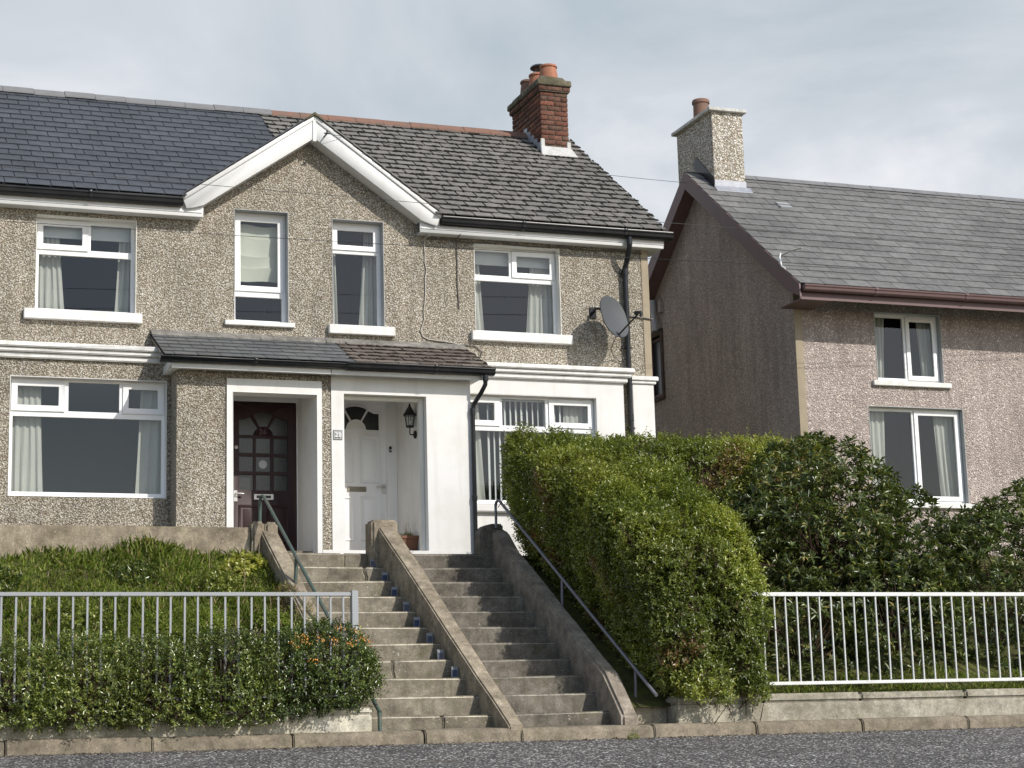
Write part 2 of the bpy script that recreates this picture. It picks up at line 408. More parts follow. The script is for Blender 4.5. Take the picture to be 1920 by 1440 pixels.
def solo(name, mb, mat, base, label=None, cat=None, group=None, kind=None, smooth=None, bevel=0, mirror=True, seg=2):
    if MIR[0] is not None and mirror: base = (2*MIR[0]-base[0], base[1], base[2])
    base = g_pt(base)
    o = make(name, mb, mat, base, smooth, bevel, seg, mirror); COL.objects.link(o); o.location = base; reg(o, base)
    return tag(o, label, cat, group, kind)
def rect(x0, x1, z0, z1): return [(x0, z0), (x1, z0), (x1, z1), (x0, z1)]

def fast_mesh(name, V, F, rnd, mat):
    me = bpy.data.meshes.new(name)
    nv, nf, k = len(V), len(F), F.shape[1]
    me.vertices.add(nv); me.vertices.foreach_set('co', V.astype(np.float32).ravel())
    me.loops.add(nf*k); me.loops.foreach_set('vertex_index', F.astype(np.int32).ravel())
    me.polygons.add(nf); me.polygons.foreach_set('loop_start', np.arange(0, nf*k, k, dtype=np.int32))
    me.update(calc_edges=True)
    a = me.attributes.new('rnd', 'FLOAT', 'FACE'); a.data.foreach_set('value', rnd.astype(np.float32))
    me.materials.append(mat)
    return me
def unit(a): return a/(np.linalg.norm(a, axis=1, keepdims=True)+1e-9)
def leaf_arrays(P, D, N, L, Wd, fold=.25, curl=.15):
    # each leaf: base, left, right, tip; folded on its midrib, tip curling down
    D = unit(D); B = unit(np.cross(D, N)); N2 = np.cross(B, D)
    L = L[:, None]; Wd = Wd[:, None]
    mid = P+D*L*.5
    v = np.stack([P, mid+B*Wd*.5+N2*Wd*fold, P+D*L-N2*L*curl, mid-B*Wd*.5+N2*Wd*fold], 1)
    V = v.reshape(-1, 3); i = np.arange(len(P))*4
    F = np.concatenate([np.stack([i, i+1, i+2], 1), np.stack([i, i+2, i+3], 1)])
    return V, F
def sprigs(P, T, nl, sl, L, Wd, spread=.9):
    # nl leaves up each twig that starts at P and runs along T
    n = len(P); T = unit(T)
    a = RNG.normal(size=(n, 3)); U = unit(np.cross(T, a)); Vv = np.cross(T, U)
    pp, dd, nn = [], [], []
    for i in range(nl):
        f = (i+.5)/nl; ang = i*2.4+RNG.uniform(0, 1, n)*.8
        side = U*np.cos(ang)[:, None]+Vv*np.sin(ang)[:, None]
        p = P+T*(sl*f)[:, None]
        d = T*(.35+.5*f)+side*spread+RNG.normal(size=(n, 3))*.18
        d[:, 2] += .12
        nrm = T*.7+np.array([0, 0, .6])+RNG.normal(size=(n, 3))*.3
        pp.append(p); dd.append(d); nn.append(nrm)
    P2 = np.concatenate(pp); D2 = np.concatenate(dd); N2 = np.concatenate(nn)
    m_ = len(P2)
    return leaf_arrays(P2, D2, N2, RNG.uniform(*L, m_), RNG.uniform(*Wd, m_))
def foliage_obj(name, V, F, mat, base, parent, rnd=None):
    if parent is None: base = g_pt(base)
    V = g_arr(V)-np.array(base)
    h = len(F)//2
    if rnd is None: r = RNG.beta(2, 2, h); rnd = np.concatenate([r, r])
    me = fast_mesh(name, V, F, rnd, mat)
    o = bpy.data.objects.new(name, me); COL.objects.link(o)
    if parent is not None: o.parent = parent
    else: o.location = base
    reg(o, base)
    return o
def noise3(P, s, seed=0):
    r = np.random.default_rng(seed); out = np.zeros(len(P))
    for _ in range(5):
        w = r.normal(size=3)*s; out += np.sin(P @ w+r.uniform(0, 6.28))
    return out/5

# ---------------------------------------------------------------- setting: ground
GARD[0] = True
XA = 6.36            # party line of the pair of houses
SL = .567            # fall of the garden steps
def nose_y(k): return -1.8-.37*k
def nose_z(k): return 2.366-.21*k
def bank_z(x, y): return min(2.33, .30+(y+5.62)*.56)+(.06*math.sin(x*2.1)+.05*math.sin(x*5.3+y*3)) * (1 if y > -5.4 else 0)
xs = [-150, -60, -20, -8]+[-4+.25*i for i in range(37)]+[5.12, 5.24, 5.35, 5.36, 6, 7, 8, 8.42, 8.43]+[9+.5*i for i in range(19)]+[22, 30, 60, 150]
ys = [-5.62]+[-5.4+.2*i for i in range(20)]+[-1.4, -1, 0, 6, 20, 60, 160, 400]
mb = MB(); idx = {}
for j, y in enumerate(ys):
    for i, x in enumerate(xs):
        z = bank_z(x, y)
        if 5.36 <= x <= 8.42 and y < -.5: z = nose_z((-1.8-y)/.37)-.55 if y < -1.8 else 1.9
        mb.v.append((x, y, z)); idx[i, j] = len(mb.v)-1
for j in range(len(ys)-1):
    for i in range(len(xs)-1):
        mb.f.append((idx[i, j], idx[i+1, j], idx[i+1, j+1], idx[i, j+1])); mb.r.append(0)
solo('ground', mb, m_ground, (0, 0, 0), kind='structure')
mb = MB(); nx = 2
def pave_z(y): return -.03+.085*(y+5.95)
mb.quad((-150, -24, pave_z(-24)), (150, -24, pave_z(-24)), (150, -5.9, pave_z(-5.9)), (-150, -5.9, pave_z(-5.9)))
mb.quad((-150, -200, -3), (150, -200, -3), (150, -24, pave_z(-24)), (-150, -24, pave_z(-24)))
solo('pavement', mb, m_asphalt, (0, -6, 0), kind='structure')
mb = MB(); x = -8.0
joints = [(3.2, 4.62), (4.62, 6.02), (6.02, 7.09), (7.09, 8.62), (8.62, 9.86), (9.86, 11.2)]
seq = [(-8+1.4*i, -8+1.4*(i+1)) for i in range(8)]+joints+[(11.2+1.4*i, 11.2+1.4*(i+1)) for i in range(6)]
for a, b in seq:
    g = random.uniform(.004, .012); t = random.uniform(-.006, .006); u = random.uniform(-.008, .008)
    mb.prism([(-5.5, -.3), (-5.96+u, -.3), (-5.955+u, .055+t), (-5.935+u, .095+t), (-5.885+u, .112+t), (-5.5, .125+t)], a+g, b-g, 'x')
solo('kerb', mb, m_kerb, (7, -5.8, 0), kind='structure', bevel=.012, seg=2)
# level path in front of the doors
GARD[0] = False
mb = MB(); y_ = -1.78*GU+GY; z_ = 2.352*GU
mb.hexa([(1, y_, 1.9), (12, y_, 1.9), (12, .6, 1.9), (1, .6, 1.9), (1, y_, z_), (12, y_, z_), (12, .6, 2.50), (1, .6, 2.50)])
solo('path', mb, m_step, (7, -1, 2.3), kind='structure')
GARD[0] = True

# ---------------------------------------------------------------- garden steps and flank walls
def cen_left(y): return 6.69+(-1.8-y)*.066
def cen_right(y): return 6.925+(-1.8-y)*.049
def flankL_in(y): return 5.41+(-1.8-y)*.026
def flight(name, base, xl, xr, mat, label, cracks):
    t = thing(name, base, label, 'steps', 'flights of garden steps')
    for k in range(11):
        y = nose_y(k)+random.uniform(-.006, .006); z = nose_z(k)+random.uniform(-.004, .004)
        yb = y+.46 if k else -1.70
        zb = z-.5; tl = random.uniform(-.007, .007)
        a, b = xl(y)-.03, xr(y)+.03
        spans = [(a, b)]
        cut = cracks.get(k)
        mbs = MB()
        def block(p, q, jl, jr):
            # front outline with a jagged break where the slab is cracked
            L_ = [(p, zb), (p, z+tl)] if jl is None else [(p+d, zz) for d, zz in jl]
            R_ = [(q, z-tl), (q, zb)] if jr is None else [(q+d, zz) for d, zz in jr][::-1]
            mbs.prism([(L_[0][0], zb)]+L_[1:]+R_[:-1]+[(R_[-1][0], zb)], y, yb, 'y')
        if cut is None: block(a, b, None, None)
        else:
            jag = [(0, zb), (.004, z-.2), (random.uniform(-.02, .02), z-.13), (random.uniform(-.025, .025), z-.06), (random.uniform(-.01, .01), z)]
            wid = cut[1]
            jag2 = [(d+wid*(.4+i*.15)+random.uniform(0, .004), zz) for i, (d, zz) in enumerate(jag)]
            block(a, cut[0], None, jag); block(cut[0], b, jag2, None)
        so = part('step', mbs, mat, t, bevel=.020, seg=3)
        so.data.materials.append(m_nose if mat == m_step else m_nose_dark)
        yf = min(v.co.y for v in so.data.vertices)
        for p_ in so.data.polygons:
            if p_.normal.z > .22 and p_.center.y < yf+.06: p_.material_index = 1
    return t
flight('garden_steps', (6.2, -5.6, .1), flankL_in, cen_left, m_step, 'left flight of eleven cracked grey concrete steps with small solar lights on it', {0: (6.28, .02), 1: (6.47, .012), 7: (6.16, .006), 10: (6.35, .007)})
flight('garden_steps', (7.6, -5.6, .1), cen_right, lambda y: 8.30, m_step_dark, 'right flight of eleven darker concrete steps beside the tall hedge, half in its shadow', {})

def skew_wall(mb, xl, xr, line, bottom):
    # line: list of (y, ztop) from the house to the street
    n = len(line); o = len(mb.v)
    for y, z in line: mb.v += [(xl(y), y, bottom(y)), (xr(y), y, bottom(y)), (xr(y), y, z), (xl(y), y, z)]
    fs = [(o+3, o+2, o+1, o), (o+4*(n-1), o+4*(n-1)+1, o+4*(n-1)+2, o+4*(n-1)+3)]
    for i in range(n-1):
        for q in range(4): fs.append((o+4*i+q, o+4*i+(q+1) % 4, o+4*i+4+(q+1) % 4, o+4*i+4+q))
    mb.f += fs; mb.r += [0]*len(fs)
def sub(a, b, n): return [(a[0]+(b[0]-a[0])*i/n, a[1]+(b[1]-a[1])*i/n+(random.uniform(-.012, .012) if 0 < i < n else 0)) for i in range(n+1)]
botm = lambda y: min(1.9, max(-.3, 2.366+SL*(y+1.8)-.7))
t = thing('garden_wall', (6.8, -3.9, .1), 'sloping concrete wall between the two flights of steps, square post at its top', 'wall', 'low walls beside the steps')
mb = MB(); skew_wall(mb, cen_left, cen_right, sub((-1.98, 2.69), (-5.93, .135), 9), botm)
part('wall', mb, m_wallcon, t, bevel=.018, seg=2)
mb = MB(); mb.box(6.62, 6.965, -2.0, -1.66, 1.9, 2.775); part('post', mb, m_wallcon, t, bevel=.03, seg=3)
t = thing('garden_wall', (5.3, -3.5, .1), 'short sloping concrete wall with a cracked post, left edge of the steps, carrying a green rail', 'wall', 'low walls beside the steps')
mb = MB(); skew_wall(mb, lambda y: flankL_in(y)-.21, flankL_in, sub((-1.92, 2.64), (-5.5, .42), 8), botm)
part('wall', mb, m_wallcon, t, bevel=.02, seg=2)
mb = MB(); mb.box(5.085, 5.245, -1.99, -1.66, 1.6, 2.735); mb.box(5.252, 5.415, -1.985, -1.66, 1.6, 2.728); part('post', mb, m_wallcon, t, bevel=.03, seg=3)
t = thing('garden_wall', (8.42, -3.7, .1), 'sloping rendered wall along the hedge, rounded post at its top', 'wall', 'low walls beside the steps')
mb = MB(); skew_wall(mb, lambda y: 8.30, lambda y: 8.49, [(-1.75, 2.70), (-1.95, 2.64), (-2.3, 2.37)]+sub((-2.3, 2.37), (-5.35, .70), 8)[1:]+[(-5.66, .40), (-5.84, .22)], botm)
part('wall', mb, m_sidewall, t, bevel=.03, seg=2)
mb = MB(); mb.prism([(8.14, 1.9), (8.14, 2.62), (8.16, 2.70), (8.22, 2.745), (8.31, 2.765), (8.46, 2.765), (8.46, 1.9)], -1.80, -1.55, 'y'); part('post', mb, m_step_dark, t, bevel=.02, seg=2)
# low wall of the left garden, by the path
mb = MB(); mb.box(.5, 5.09, -1.9, -1.72, 1.4, 2.665)
solo('garden_wall', mb, m_wallcon, (3, -1.8, 1.9), 'stained level concrete wall behind the grass bank, below the dark maroon door', 'wall', 'low walls beside the steps', bevel=.015)

# street retaining walls
t = thing('retaining_wall', (4, -5.7, .05), 'stained white low street wall under the flowering shrub, left of the steps', 'wall', 'low walls along the kerb')
mb = MB(); mb.box(-8, 5.515, -5.74, -5.5, -.2, .285); part('wall', mb, m_retain, t, bevel=.012)
mb = MB(); mb.box(-8, 5.52, -5.745, -5.48, .289, .355); part('coping', mb, m_retain, t, bevel=.02)
t = thing('retaining_wall', (11, -5.7, .05), 'mottled pale yellow low street wall below the hedge and railing, right of the steps', 'wall', 'low walls along the kerb')
mb = MB(); mb.box(8.985, 20, -5.78, -5.5, -.2, .315); mb.box(8.44, 8.99, -5.52, -5.3, -.2, .345)
part('wall', mb, m_retain2, t, bevel=.012)
mb = MB()
for a, b in ((8.98, 10.05), (10.06, 11.3), (11.31, 12.7), (12.71, 14.2), (14.21, 20)): mb.box(a, b, -5.787+random.uniform(-.006, .006), -5.48, .319, .412+random.uniform(-.008, .008))
part('coping', mb, m_retain2, t, bevel=.022)

GARD[0] = False
# ---------------------------------------------------------------- house builder pieces
def bars_frame(mb, x0, x1, z0, z1, w, y0, y1):
    mb.plate(rect(x0, x1, z0, z1), [rect(x0+w, x1-w, z0+w, z1-w)], y0, y1)
def window(parent, x0, x1, z0, z1, yf, lights, bead=.045, reveal=None, wall_y=0.0, sill=None):
    """lights: (x0,x1,z0,z1,opens). One frame with a hole per light, sashes proud of it, a pane each."""
    w = MB()
    holes = [rect(a, b, c, d) for a, b, c, d, o in lights]
    w.plate(rect(x0, x1, z0, z1), holes, yf, yf+.06)
    win = part('window', w, m_upvc, parent, bevel=.004, seg=1)
    for a, b, c, d, o in lights:
        if o:
            s = MB(); e = .02
            s.plate(rect(a-e, b+e, c-e, d+e), [rect(a+bead, b-bead, c+bead, d-bead)], yf-.018, yf+.03)
            part('sash', s, m_upvc, win, bevel=.005, seg=1)
            g = rect(a+bead-.01, b-bead+.01, c+bead-.01, d-bead+.01); gy = yf+.012
        else: g = rect(a-.01, b+.01, c-.01, d+.01); gy = yf+.03
        p = MB(); p.add([(q[0], gy, q[1]) for q in g], [(0, 1, 2, 3)])
        part('pane', p, m_glass, win)
    if reveal:
        r = MB(); r.plate(rect(x0-.001, x1+.001, z0-.001, z1+.001), [rect(x0+.008, x1-.008, z0+.008, z1-.008)], wall_y-.006, yf+.004)
        part('reveal', r, reveal, win)
    if sill:
        a, b, zt, th, pr = sill
        s = MB(); s.prism([(wall_y+.17 if yf > wall_y+.1 else yf+.01, zt), (wall_y-pr, zt-.022), (wall_y-pr, zt-th), (wall_y+.02, zt-th)], a, b, 'x')
        part('sill', s, m_sillpaint, win, bevel=.006)
    return win
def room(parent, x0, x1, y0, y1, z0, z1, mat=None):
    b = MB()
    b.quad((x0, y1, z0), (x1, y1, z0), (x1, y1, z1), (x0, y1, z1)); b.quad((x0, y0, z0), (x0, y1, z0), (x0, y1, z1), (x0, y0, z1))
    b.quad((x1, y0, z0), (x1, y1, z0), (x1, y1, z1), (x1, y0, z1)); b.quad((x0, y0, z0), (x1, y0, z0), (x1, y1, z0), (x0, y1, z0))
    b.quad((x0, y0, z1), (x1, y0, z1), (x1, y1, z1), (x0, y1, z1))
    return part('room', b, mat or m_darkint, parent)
def tiles(mb, org, u, v, width, rise_len, tw, g, gap, th, lift, jit, cham, keep=None, stagger=.5, moss=None, mossn=2, rndlo=.02, skip=None):
    """courses of slates laid on the plane org + a*u + b*v, as solid little plates overlapping up the slope"""
    u = Vector(u).normalized(); v = Vector(v).normalized(); n = u.cross(v).normalized(); org = Vector(org)
    rows = int(math.ceil(rise_len/g))
    for j in range(rows):
        b0 = j*g; b1 = min(b0+g*1.25, rise_len+.03)
        jit_ = jit if j else jit*.15; cham_ = cham if j else cham*.2
        off = -(tw*stagger if j % 2 else 0)+random.uniform(-.01, .01)
        a = off
        while a < width:
            a0, a1 = max(a+gap/2, 0), min(a+tw-gap/2, width); a += tw
            if a1-a0 < .04: continue
            if keep and not keep((a0+a1)/2, b0+g*.5): continue
            jb = random.uniform(-jit_, jit_); rr = random.uniform(rndlo, 1)
            c = cham_*random.uniform(.3, 1.4); c2 = cham_*random.uniform(.3, 1.4)
            l0 = lift+th+random.uniform(0, jit*.4)
            outl = [(a0+c, b0+jb), (a1-c2, b0+jb+random.uniform(-jit_, jit_)*.6), (a1, b0+jb+c2), (a1, b1), (a0, b1), (a0, b0+jb+c)] if cham else [(a0, b0+jb), (a1, b0+jb), (a1, b1), (a0, b1)]
            top = []; bot = []
            for aa, bb in outl:
                h = l0*(1-(bb-b0)/(b1-b0))+.004
                p = org+u*aa+v*bb
                top.append(p+n*h); bot.append(p+n*(h-th))
            k = len(outl)
            mb.add(bot+top, [tuple(range(k-1, -1, -1)), tuple(range(k, 2*k))]+[(i, (i+1) % k, (i+1) % k+k, i+k) for i in range(k)], rr)
            if moss is not None:
                for _ in range(mossn if j else 0):
                    if random.random() < .62:
                        # growth along the lower edge and in the joints
                        if random.random() < .72: aa = random.uniform(a0, a1); bb = b0+jb-.006; sx, sv = random.uniform(.035, .09), random.uniform(.014, .03)
                        else: aa = a1+gap/2; bb = b0+random.uniform(.0, g*.9); sx, sv = random.uniform(.008, .018), random.uniform(.02, .06)
                        if random.random() < .14: sx *= 1.15; sv *= 2.1
                        blob(moss, org+u*aa+v*bb+n*(.006+lift*.4), u, v, n, sx, sv, random.uniform(.012, .026))
def blob(mb, c, u, v, n, a, b, h):
    k = 7; ring = []; ring2 = []
    for i in range(k):
        t = 2*math.pi*i/k; r = random.uniform(.7, 1.2)
        ring.append(c+u*(a*r*math.cos(t))+v*(b*r*math.sin(t))-n*.004)
        ring2.append(c+u*(a*r*.65*math.cos(t))+v*(b*r*.65*math.sin(t))+n*(h*random.uniform(.6, 1)))
    mb.add(ring+ring2+[c+n*h*1.1], [(i, (i+1) % k, (i+1) % k+k, i+k) for i in range(k)]+[(i+k, (i+1) % k+k, 2*k) for i in range(k)])
def gutter(parent, x0, x1, y, ztop, h=.105, mat=m_black):
    s = MB()
    sec = [(y+.13, ztop), (y+.13, ztop-h), (y+.05, ztop-h), (y+.012, ztop-h*.72), (y+.012, ztop-h*.35), (y-.004, ztop-h*.25), (y-.004, ztop), (y+.008, ztop), (y+.02, ztop-h*.7), (y+.12, ztop-h*.85), (y+.12, ztop)]
    s.sweep(sec, x0, x1)
    sec2 = [(y+.13, ztop), (y+.13, ztop-h), (y+.05, ztop-h), (y+.012, ztop-h*.72), (y+.012, ztop-h*.35), (y-.004, ztop-h*.25), (y-.004, ztop)]
    s.sweep(sec2, x1, x1+.012); s.sweep(sec2, x0-.012, x0)
    x = x0+1.2
    while x < x1-.3:
        s.sweep([(q[0]-.006 if q[0] < y+.1 else q[0], q[1]-.004) for q in sec2[:6]]+[(y-.012, ztop+.006), (y+.02, ztop+.006)], x, x+.055); x += 1.6
    return part('gutter', s, mat, parent, bevel=.003, seg=1)
def pleats(x0, x1, z0, z1, y, n, amp, taper=None):
    b = MB(); cols = n*8; rows = 10; o = []
    for j in range(rows+1):
        f = j/rows; z = z1+(z0-z1)*f
        for i in range(cols+1):
            s = i/cols; a, c = (x0, x1) if taper is None else taper(f)
            x = a+(c-a)*s+.006*math.sin(s*40+f*3)
            b.v.append((x, y+amp*math.sin(s*n*6.283+1.2*math.sin(f*2.2+s*3))*(.55+.45*f), z))
    for j in range(rows):
        for i in range(cols):
            q = j*(cols+1)+i; b.f.append((q, q+1, q+cols+2, q+cols+1)); b.r.append(0)
    return b

SLP = .70
EY, EZ = -.33, 7.335         # eaves line
RY = 3.3; RZ = EZ+SLP*(RY-EY)
def gable_z(x): return 8.665-.703*abs(x-XA)
def build_house(which):
    right = which == 'right'
    MIR[0] = None if right else XA
    if right:
        H = thing('house', (9.0, 0, 2.4), 'semi-detached pebbledash house with white painted ground floor, mossy old slate roof and white door', 'house', 'pair of semi-detached houses')
    else:
        H = thing('house', (9.0, 0, 2.4), 'semi-detached pebbledash house on the left with dark maroon door and new blue-grey slates', 'house', 'pair of semi-detached houses')
    # ---- walls
    w = MB()
    if right: w2x = (6.67, 7.425, 5.70, 7.262)
    else: w2x = (2*XA-6.044, 2*XA-5.279, 5.70, 7.305)
    w3x = (8.775, 10.10, 5.72, 7.035)
    holes = [rect(*w2x), rect(*w3x), rect(8.44, 10.5, 3.0, 4.80)]
    dl, dr = (6.58, 7.80) if right else (2*XA-6.25, 2*XA-5.02)
    outl = [(XA, 2.2), (dl, 2.2), (dl, 4.76), (dr, 4.76), (dr, 2.2), (11.51, 2.2), (11.51, 7.16), (8.3, 7.16), (8.3, gable_z(8.3)-.03), (XA, gable_z(XA)-.04)]
    w.plate(outl, holes, 0, .03)
    w.quad((11.51, .03, 2.2), (11.51, 6.9, 2.2), (11.51, 6.9, 7.2), (11.51, .03, 7.2))
    w.add([(11.51, .03, 7.2), (11.51, 6.9, 7.2), (11.51, RY, RZ-.08)], [(0, 1, 2)])
    w.quad((XA, 6.9, 2.2), (11.51, 6.9, 2.2), (11.51, 6.9, 7.2), (XA, 6.9, 7.2))
    part('wall', w, m_dash, H, smooth=0)
    q = MB(); q.box(11.405, 11.52, -.012, .1, 5.17, 7.12); part('corner_strip', q, m_render, H, bevel=.004)
    # ---- upper windows
    z0, z1 = w2x[2], w2x[3]
    x0, x1 = w2x[0], w2x[1]
    if right:
        window(H, x0, x1, z0, z1, .155, [(x0+.065, x1-.065, 6.875, z1-.075, True), (x0+.05, x1-.06, z0+.07, 6.80, False)], .05, m_reveal, 0, (6.60, 7.555, 5.745, .150, .085))
        for (a, b, tp) in ((x1-.30, x1-.02, lambda f: (x1-.19-.10*f, x1-.015)), (x0+.02, x0+.1, lambda f: (x0+.015, x0+.12+.05*f))):
            solo('curtain', pleats(a, b, z0+.02, z1, .34, 4 if b > 7 else 2, .018, tp), m_curtain, ((a+b)/2, .34, z0), 'wider cream curtain on the right side of the narrow upper window' if b > 7 else 'thin cream curtain edge on the left side of the narrow upper window', 'curtain', 'cream curtains', smooth=60)
    else:
        window(H, x0, x1, z0, z1, .155, [(x0+.065, x1-.065, 6.20, z1-.075, True), (x0+.06, x1-.05, z0+.07, 6.10, False)], .055, m_reveal, 0, (6.60, 7.575, 5.735, .085, .06))
        b = MB(); rows = [(7.16, 0), (6.98, .0), (6.975, -.02), (6.95, -.012), (6.72, .004), (6.715, -.02), (6.69, -.012), (6.55, 0), (6.545, -.03), (6.52, -.02), (6.36, .01)]
        o = []
        for z, yy in rows:
            for i in range(9):
                s = i/8; o.append((x0+.33-.25+s*(.60 if z > 6.5 else .62)+.0, .30+yy+.01*math.sin(s*9+z*5)+.012*math.sin(z*17+s*4), z+.012*math.sin(s*6+z*3)))
        b.add(o, [(j*9+i, j*9+i+1, j*9+i+10, j*9+i+9) for j in range(len(rows)-1) for i in range(8)])
        solo('roman_blind', b, m_roman, (7.1, .3, 6.4), 'creased ivory roman blind half drawn in the left upper window', 'blind', smooth=40)
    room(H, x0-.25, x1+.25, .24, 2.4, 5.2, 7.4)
    x0, x1, z0, z1 = w3x
    mu = 9.395; tr = 6.565
    window(H, x0, x1, z0, z1, .145, [(x0+.05, mu-.03, tr+.05, z1-.06, False), (mu+.03, x1-.05, tr+.055, z1-.055, True), (x0+.05, x1-.055, z0+.07, tr-.035, False)], .055, m_cream, 0, (8.70, 10.245, 5.755, .155, .085))
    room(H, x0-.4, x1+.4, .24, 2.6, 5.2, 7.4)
    side = '' if right else ' of the left house'
    solo('curtain', pleats(x0+.02, x0+.2, z0+.02, z1, .32, 3, .016, lambda f: (x0+.01, x0+.17+.08*f)), m_curtain, (x0, .3, z0), 'slim cream curtain on the left side of the wide upper window' if right else 'slim cream curtain on the outer side of the far left upper window', 'curtain', 'cream curtains', smooth=60)
    solo('curtain', pleats(x1-.4, x1-.02, z0+.02, z1, .32, 5, .022, lambda f: (x1-.33-.10*f, x1-.01)), m_curtain, (x1, .3, z0), 'full cream curtain on the right side of the wide upper window' if right else 'full cream curtain on the inner side of the far left upper window', 'curtain', 'cream curtains', smooth=60)
    b = MB(); b.box(x0+.03, x1-.03, .272, .285, 6.82, z1+.02); b.box(x0+.03, x1-.03, .268, .289, 6.80, 6.83)
    solo('roller_blind', b, m_blind, (9.4, .28, 6.8), 'pale roller blind barely lowered behind the top lights of the wide upper window' if right else 'pale roller blind at the top of the far left upper window', 'blind', 'pale roller blinds')
    # ---- roof
    def keep(a, bb):
        x = XA+a; y = EY+bb*math.cos(math.atan(SLP)); z = EZ+SLP*(y-EY)
        return z > gable_z(x)-.05
    slope_len = (RY-EY)*math.sqrt(1+SLP*SLP)
    u = Vector((1, 0, 0)); v = Vector((0, 1, SLP)).normalized()
    tl = MB(); ms_ = MB() if right else None
    if right: tiles(tl, (XA, EY, EZ), u, v, 11.69-XA, slope_len, .292, .222, .020, .012, .012, .007, .030, keep, .5, ms_, 9)
    else: tiles(tl, (XA, EY, EZ), u, v, 11.69-XA, slope_len, .30, .245, .010, .007, .007, .001, 0, keep, .5)
    # underlay, back slope and verge
    tl2 = MB()
    yv = EY+(gable_z(XA)-EZ)/SLP
    tl2.add([(8.25, EY, EZ-.012), (11.66, EY, EZ-.012), (11.66, RY, RZ-.012), (XA, RY, RZ-.012), (XA, yv, EZ+SLP*(yv-EY)-.012)], [(0, 1, 2, 3, 4)])
    tl2.quad((XA, RY, RZ-.012), (11.68, RY, RZ-.012), (11.68, 7.2, EZ-.1), (XA, 7.2, EZ-.1))
    rf = part('roof', tl, m_slate_old if right else m_slate_new, H, smooth=0)
    part('underlay', tl2, m_moss if right else m_black, rf)
    if right: part('moss', ms_, m_moss, rf, kind='stuff', smooth=0)
    vg = MB(); vg.hexa([(11.60, EY+.05, EZ-.06), (11.672, EY+.05, EZ-.06), (11.672, RY, RZ-.07), (11.60, RY, RZ-.07), (11.60, EY+.05, EZ-.015), (11.672, EY+.05, EZ-.015), (11.672, RY, RZ-.02), (11.60, RY, RZ-.02)])
    part('verge', vg, m_capcon, rf)
    rd = MB(); x = XA+.2 if right else XA-.2
    while x < 11.6:
        x2 = min(x+.46, 11.66); dz = random.uniform(-.006, .006); c = (RY, RZ+.035+dz)
        sec = [(c[0]-.15, c[1]-.085), (c[0]-.09, c[1]-.03), (c[0]-.03, c[1]+.02), (c[0]+.03, c[1]+.02), (c[0]+.09, c[1]-.03), (c[0]+.15, c[1]-.085), (c[0]+.15, c[1]-.11), (c[0], c[1]-.02), (c[0]-.15, c[1]-.11)]
        rd.prism(sec, x+.003, x2-.003, 'x', random.random()); x = x2
    part('ridge', rd, m_terr_old if right else m_ridge_grey, rf)
    # cross gable: slates seen edge-on, bargeboard, boxed foot, soffit
    gr = MB()
    yb = lambda x: EY+(gable_z(x)-EZ)/SLP
    for i in range(14):
        xa_, xb_ = XA+i*.139, XA+(i+1)*.139
        za, zb_ = gable_z(xa_)+.012, gable_z(xb_)+.012
        gr.hexa([(xa_, -.30-random.uniform(0, .012), za-.012), (xb_+.02, -.30-random.uniform(0, .012), zb_-.014), (xb_+.02, yb(xb_)+.2, zb_-.014), (xa_, yb(xa_)+.2, za-.012), (xa_, -.305, za+.012), (xb_+.02, -.305, zb_+.004), (xb_+.02, yb(xb_)+.2, zb_+.004), (xa_, yb(xa_)+.2, za+.012)], random.random())
    gp = part('gable_roof', gr, m_slate_old if right else m_slate_new, H, smooth=0)
    rc = MB()
    for i in range(5):
        y0 = -.32+i*.45
        rc.prism([(XA, 8.70), (XA+.13, 8.60), (XA+.13, 8.575), (XA, 8.66)], y0, y0+.44, 'y', random.random())
    part('ridge', rc, m_capcon, gp)
    bb = MB(); xf = 8.215
    top = lambda x: gable_z(x)-.01; dp = .325
    bb.prism([(XA+.0005, top(XA)-.0), (xf, top(xf)), (xf-.07, top(xf)-.165), (xf-.17, top(xf)-.145), (xf-.30, top(xf-.3)-dp+.01), (XA+.0005, top(XA)-dp)], -.265, -.235, 'y')
    brg = part('bargeboard', bb, m_fascia, H, bevel=.004, seg=1)
    b2 = MB(); b2.prism([(XA+.001, top(XA)+.002), (xf, top(xf)+.002), (xf-.02, top(xf)-.055), (XA+.001, top(XA)-.062)], -.285, -.266, 'y'); part('trim', b2, m_fascia, brg, bevel=.003, seg=1)
    sf = MB()
    sf.hexa([(XA, -.234, top(XA)-dp+.01), (xf-.3, -.234, top(xf-.3)-dp+.02), (xf-.3, .02, top(xf-.3)-dp+.02), (XA, .02, top(XA)-dp+.01),
             (XA, -.234, top(XA)-dp+.03), (xf-.3, -.234, top(xf-.3)-dp+.04), (xf-.3, .02, top(xf-.3)-dp+.04), (XA, .02, top(XA)-dp+.03)])
    part('soffit', sf, m_fascia, brg)
    if right:
        cp = MB(); cp.box(XA-.025, XA+.025, -.282, -.2, 8.28, 8.60); part('joint_cover', cp, m_fascia, brg, bevel=.005)
    # eaves: fascia, soffit, gutter, downpipe
    fz = 7.095
    fs = MB(); fs.box(xf-.31, 11.70, -.20, -.175, fz, 7.30); fa = part('fascia', fs, m_fascia, H, bevel=.003, seg=1)
    f2 = MB(); f2.box(xf-.3, 11.698, -.174, .02, fz+.004, fz+.02); f2.box(11.51, 11.70, .0, .3, fz, fz+.15); part('soffit', f2, m_fascia, fa)
    f3 = MB(); f3.box(xf-.29, 11.702, -.212, -.201, fz+.055, fz+.075); part('trim', f3, m_fascia, fa)
    gutter(H, xf, 11.80, EY-.0, 7.325, .115)
    dp_ = MB(); dx = 11.115
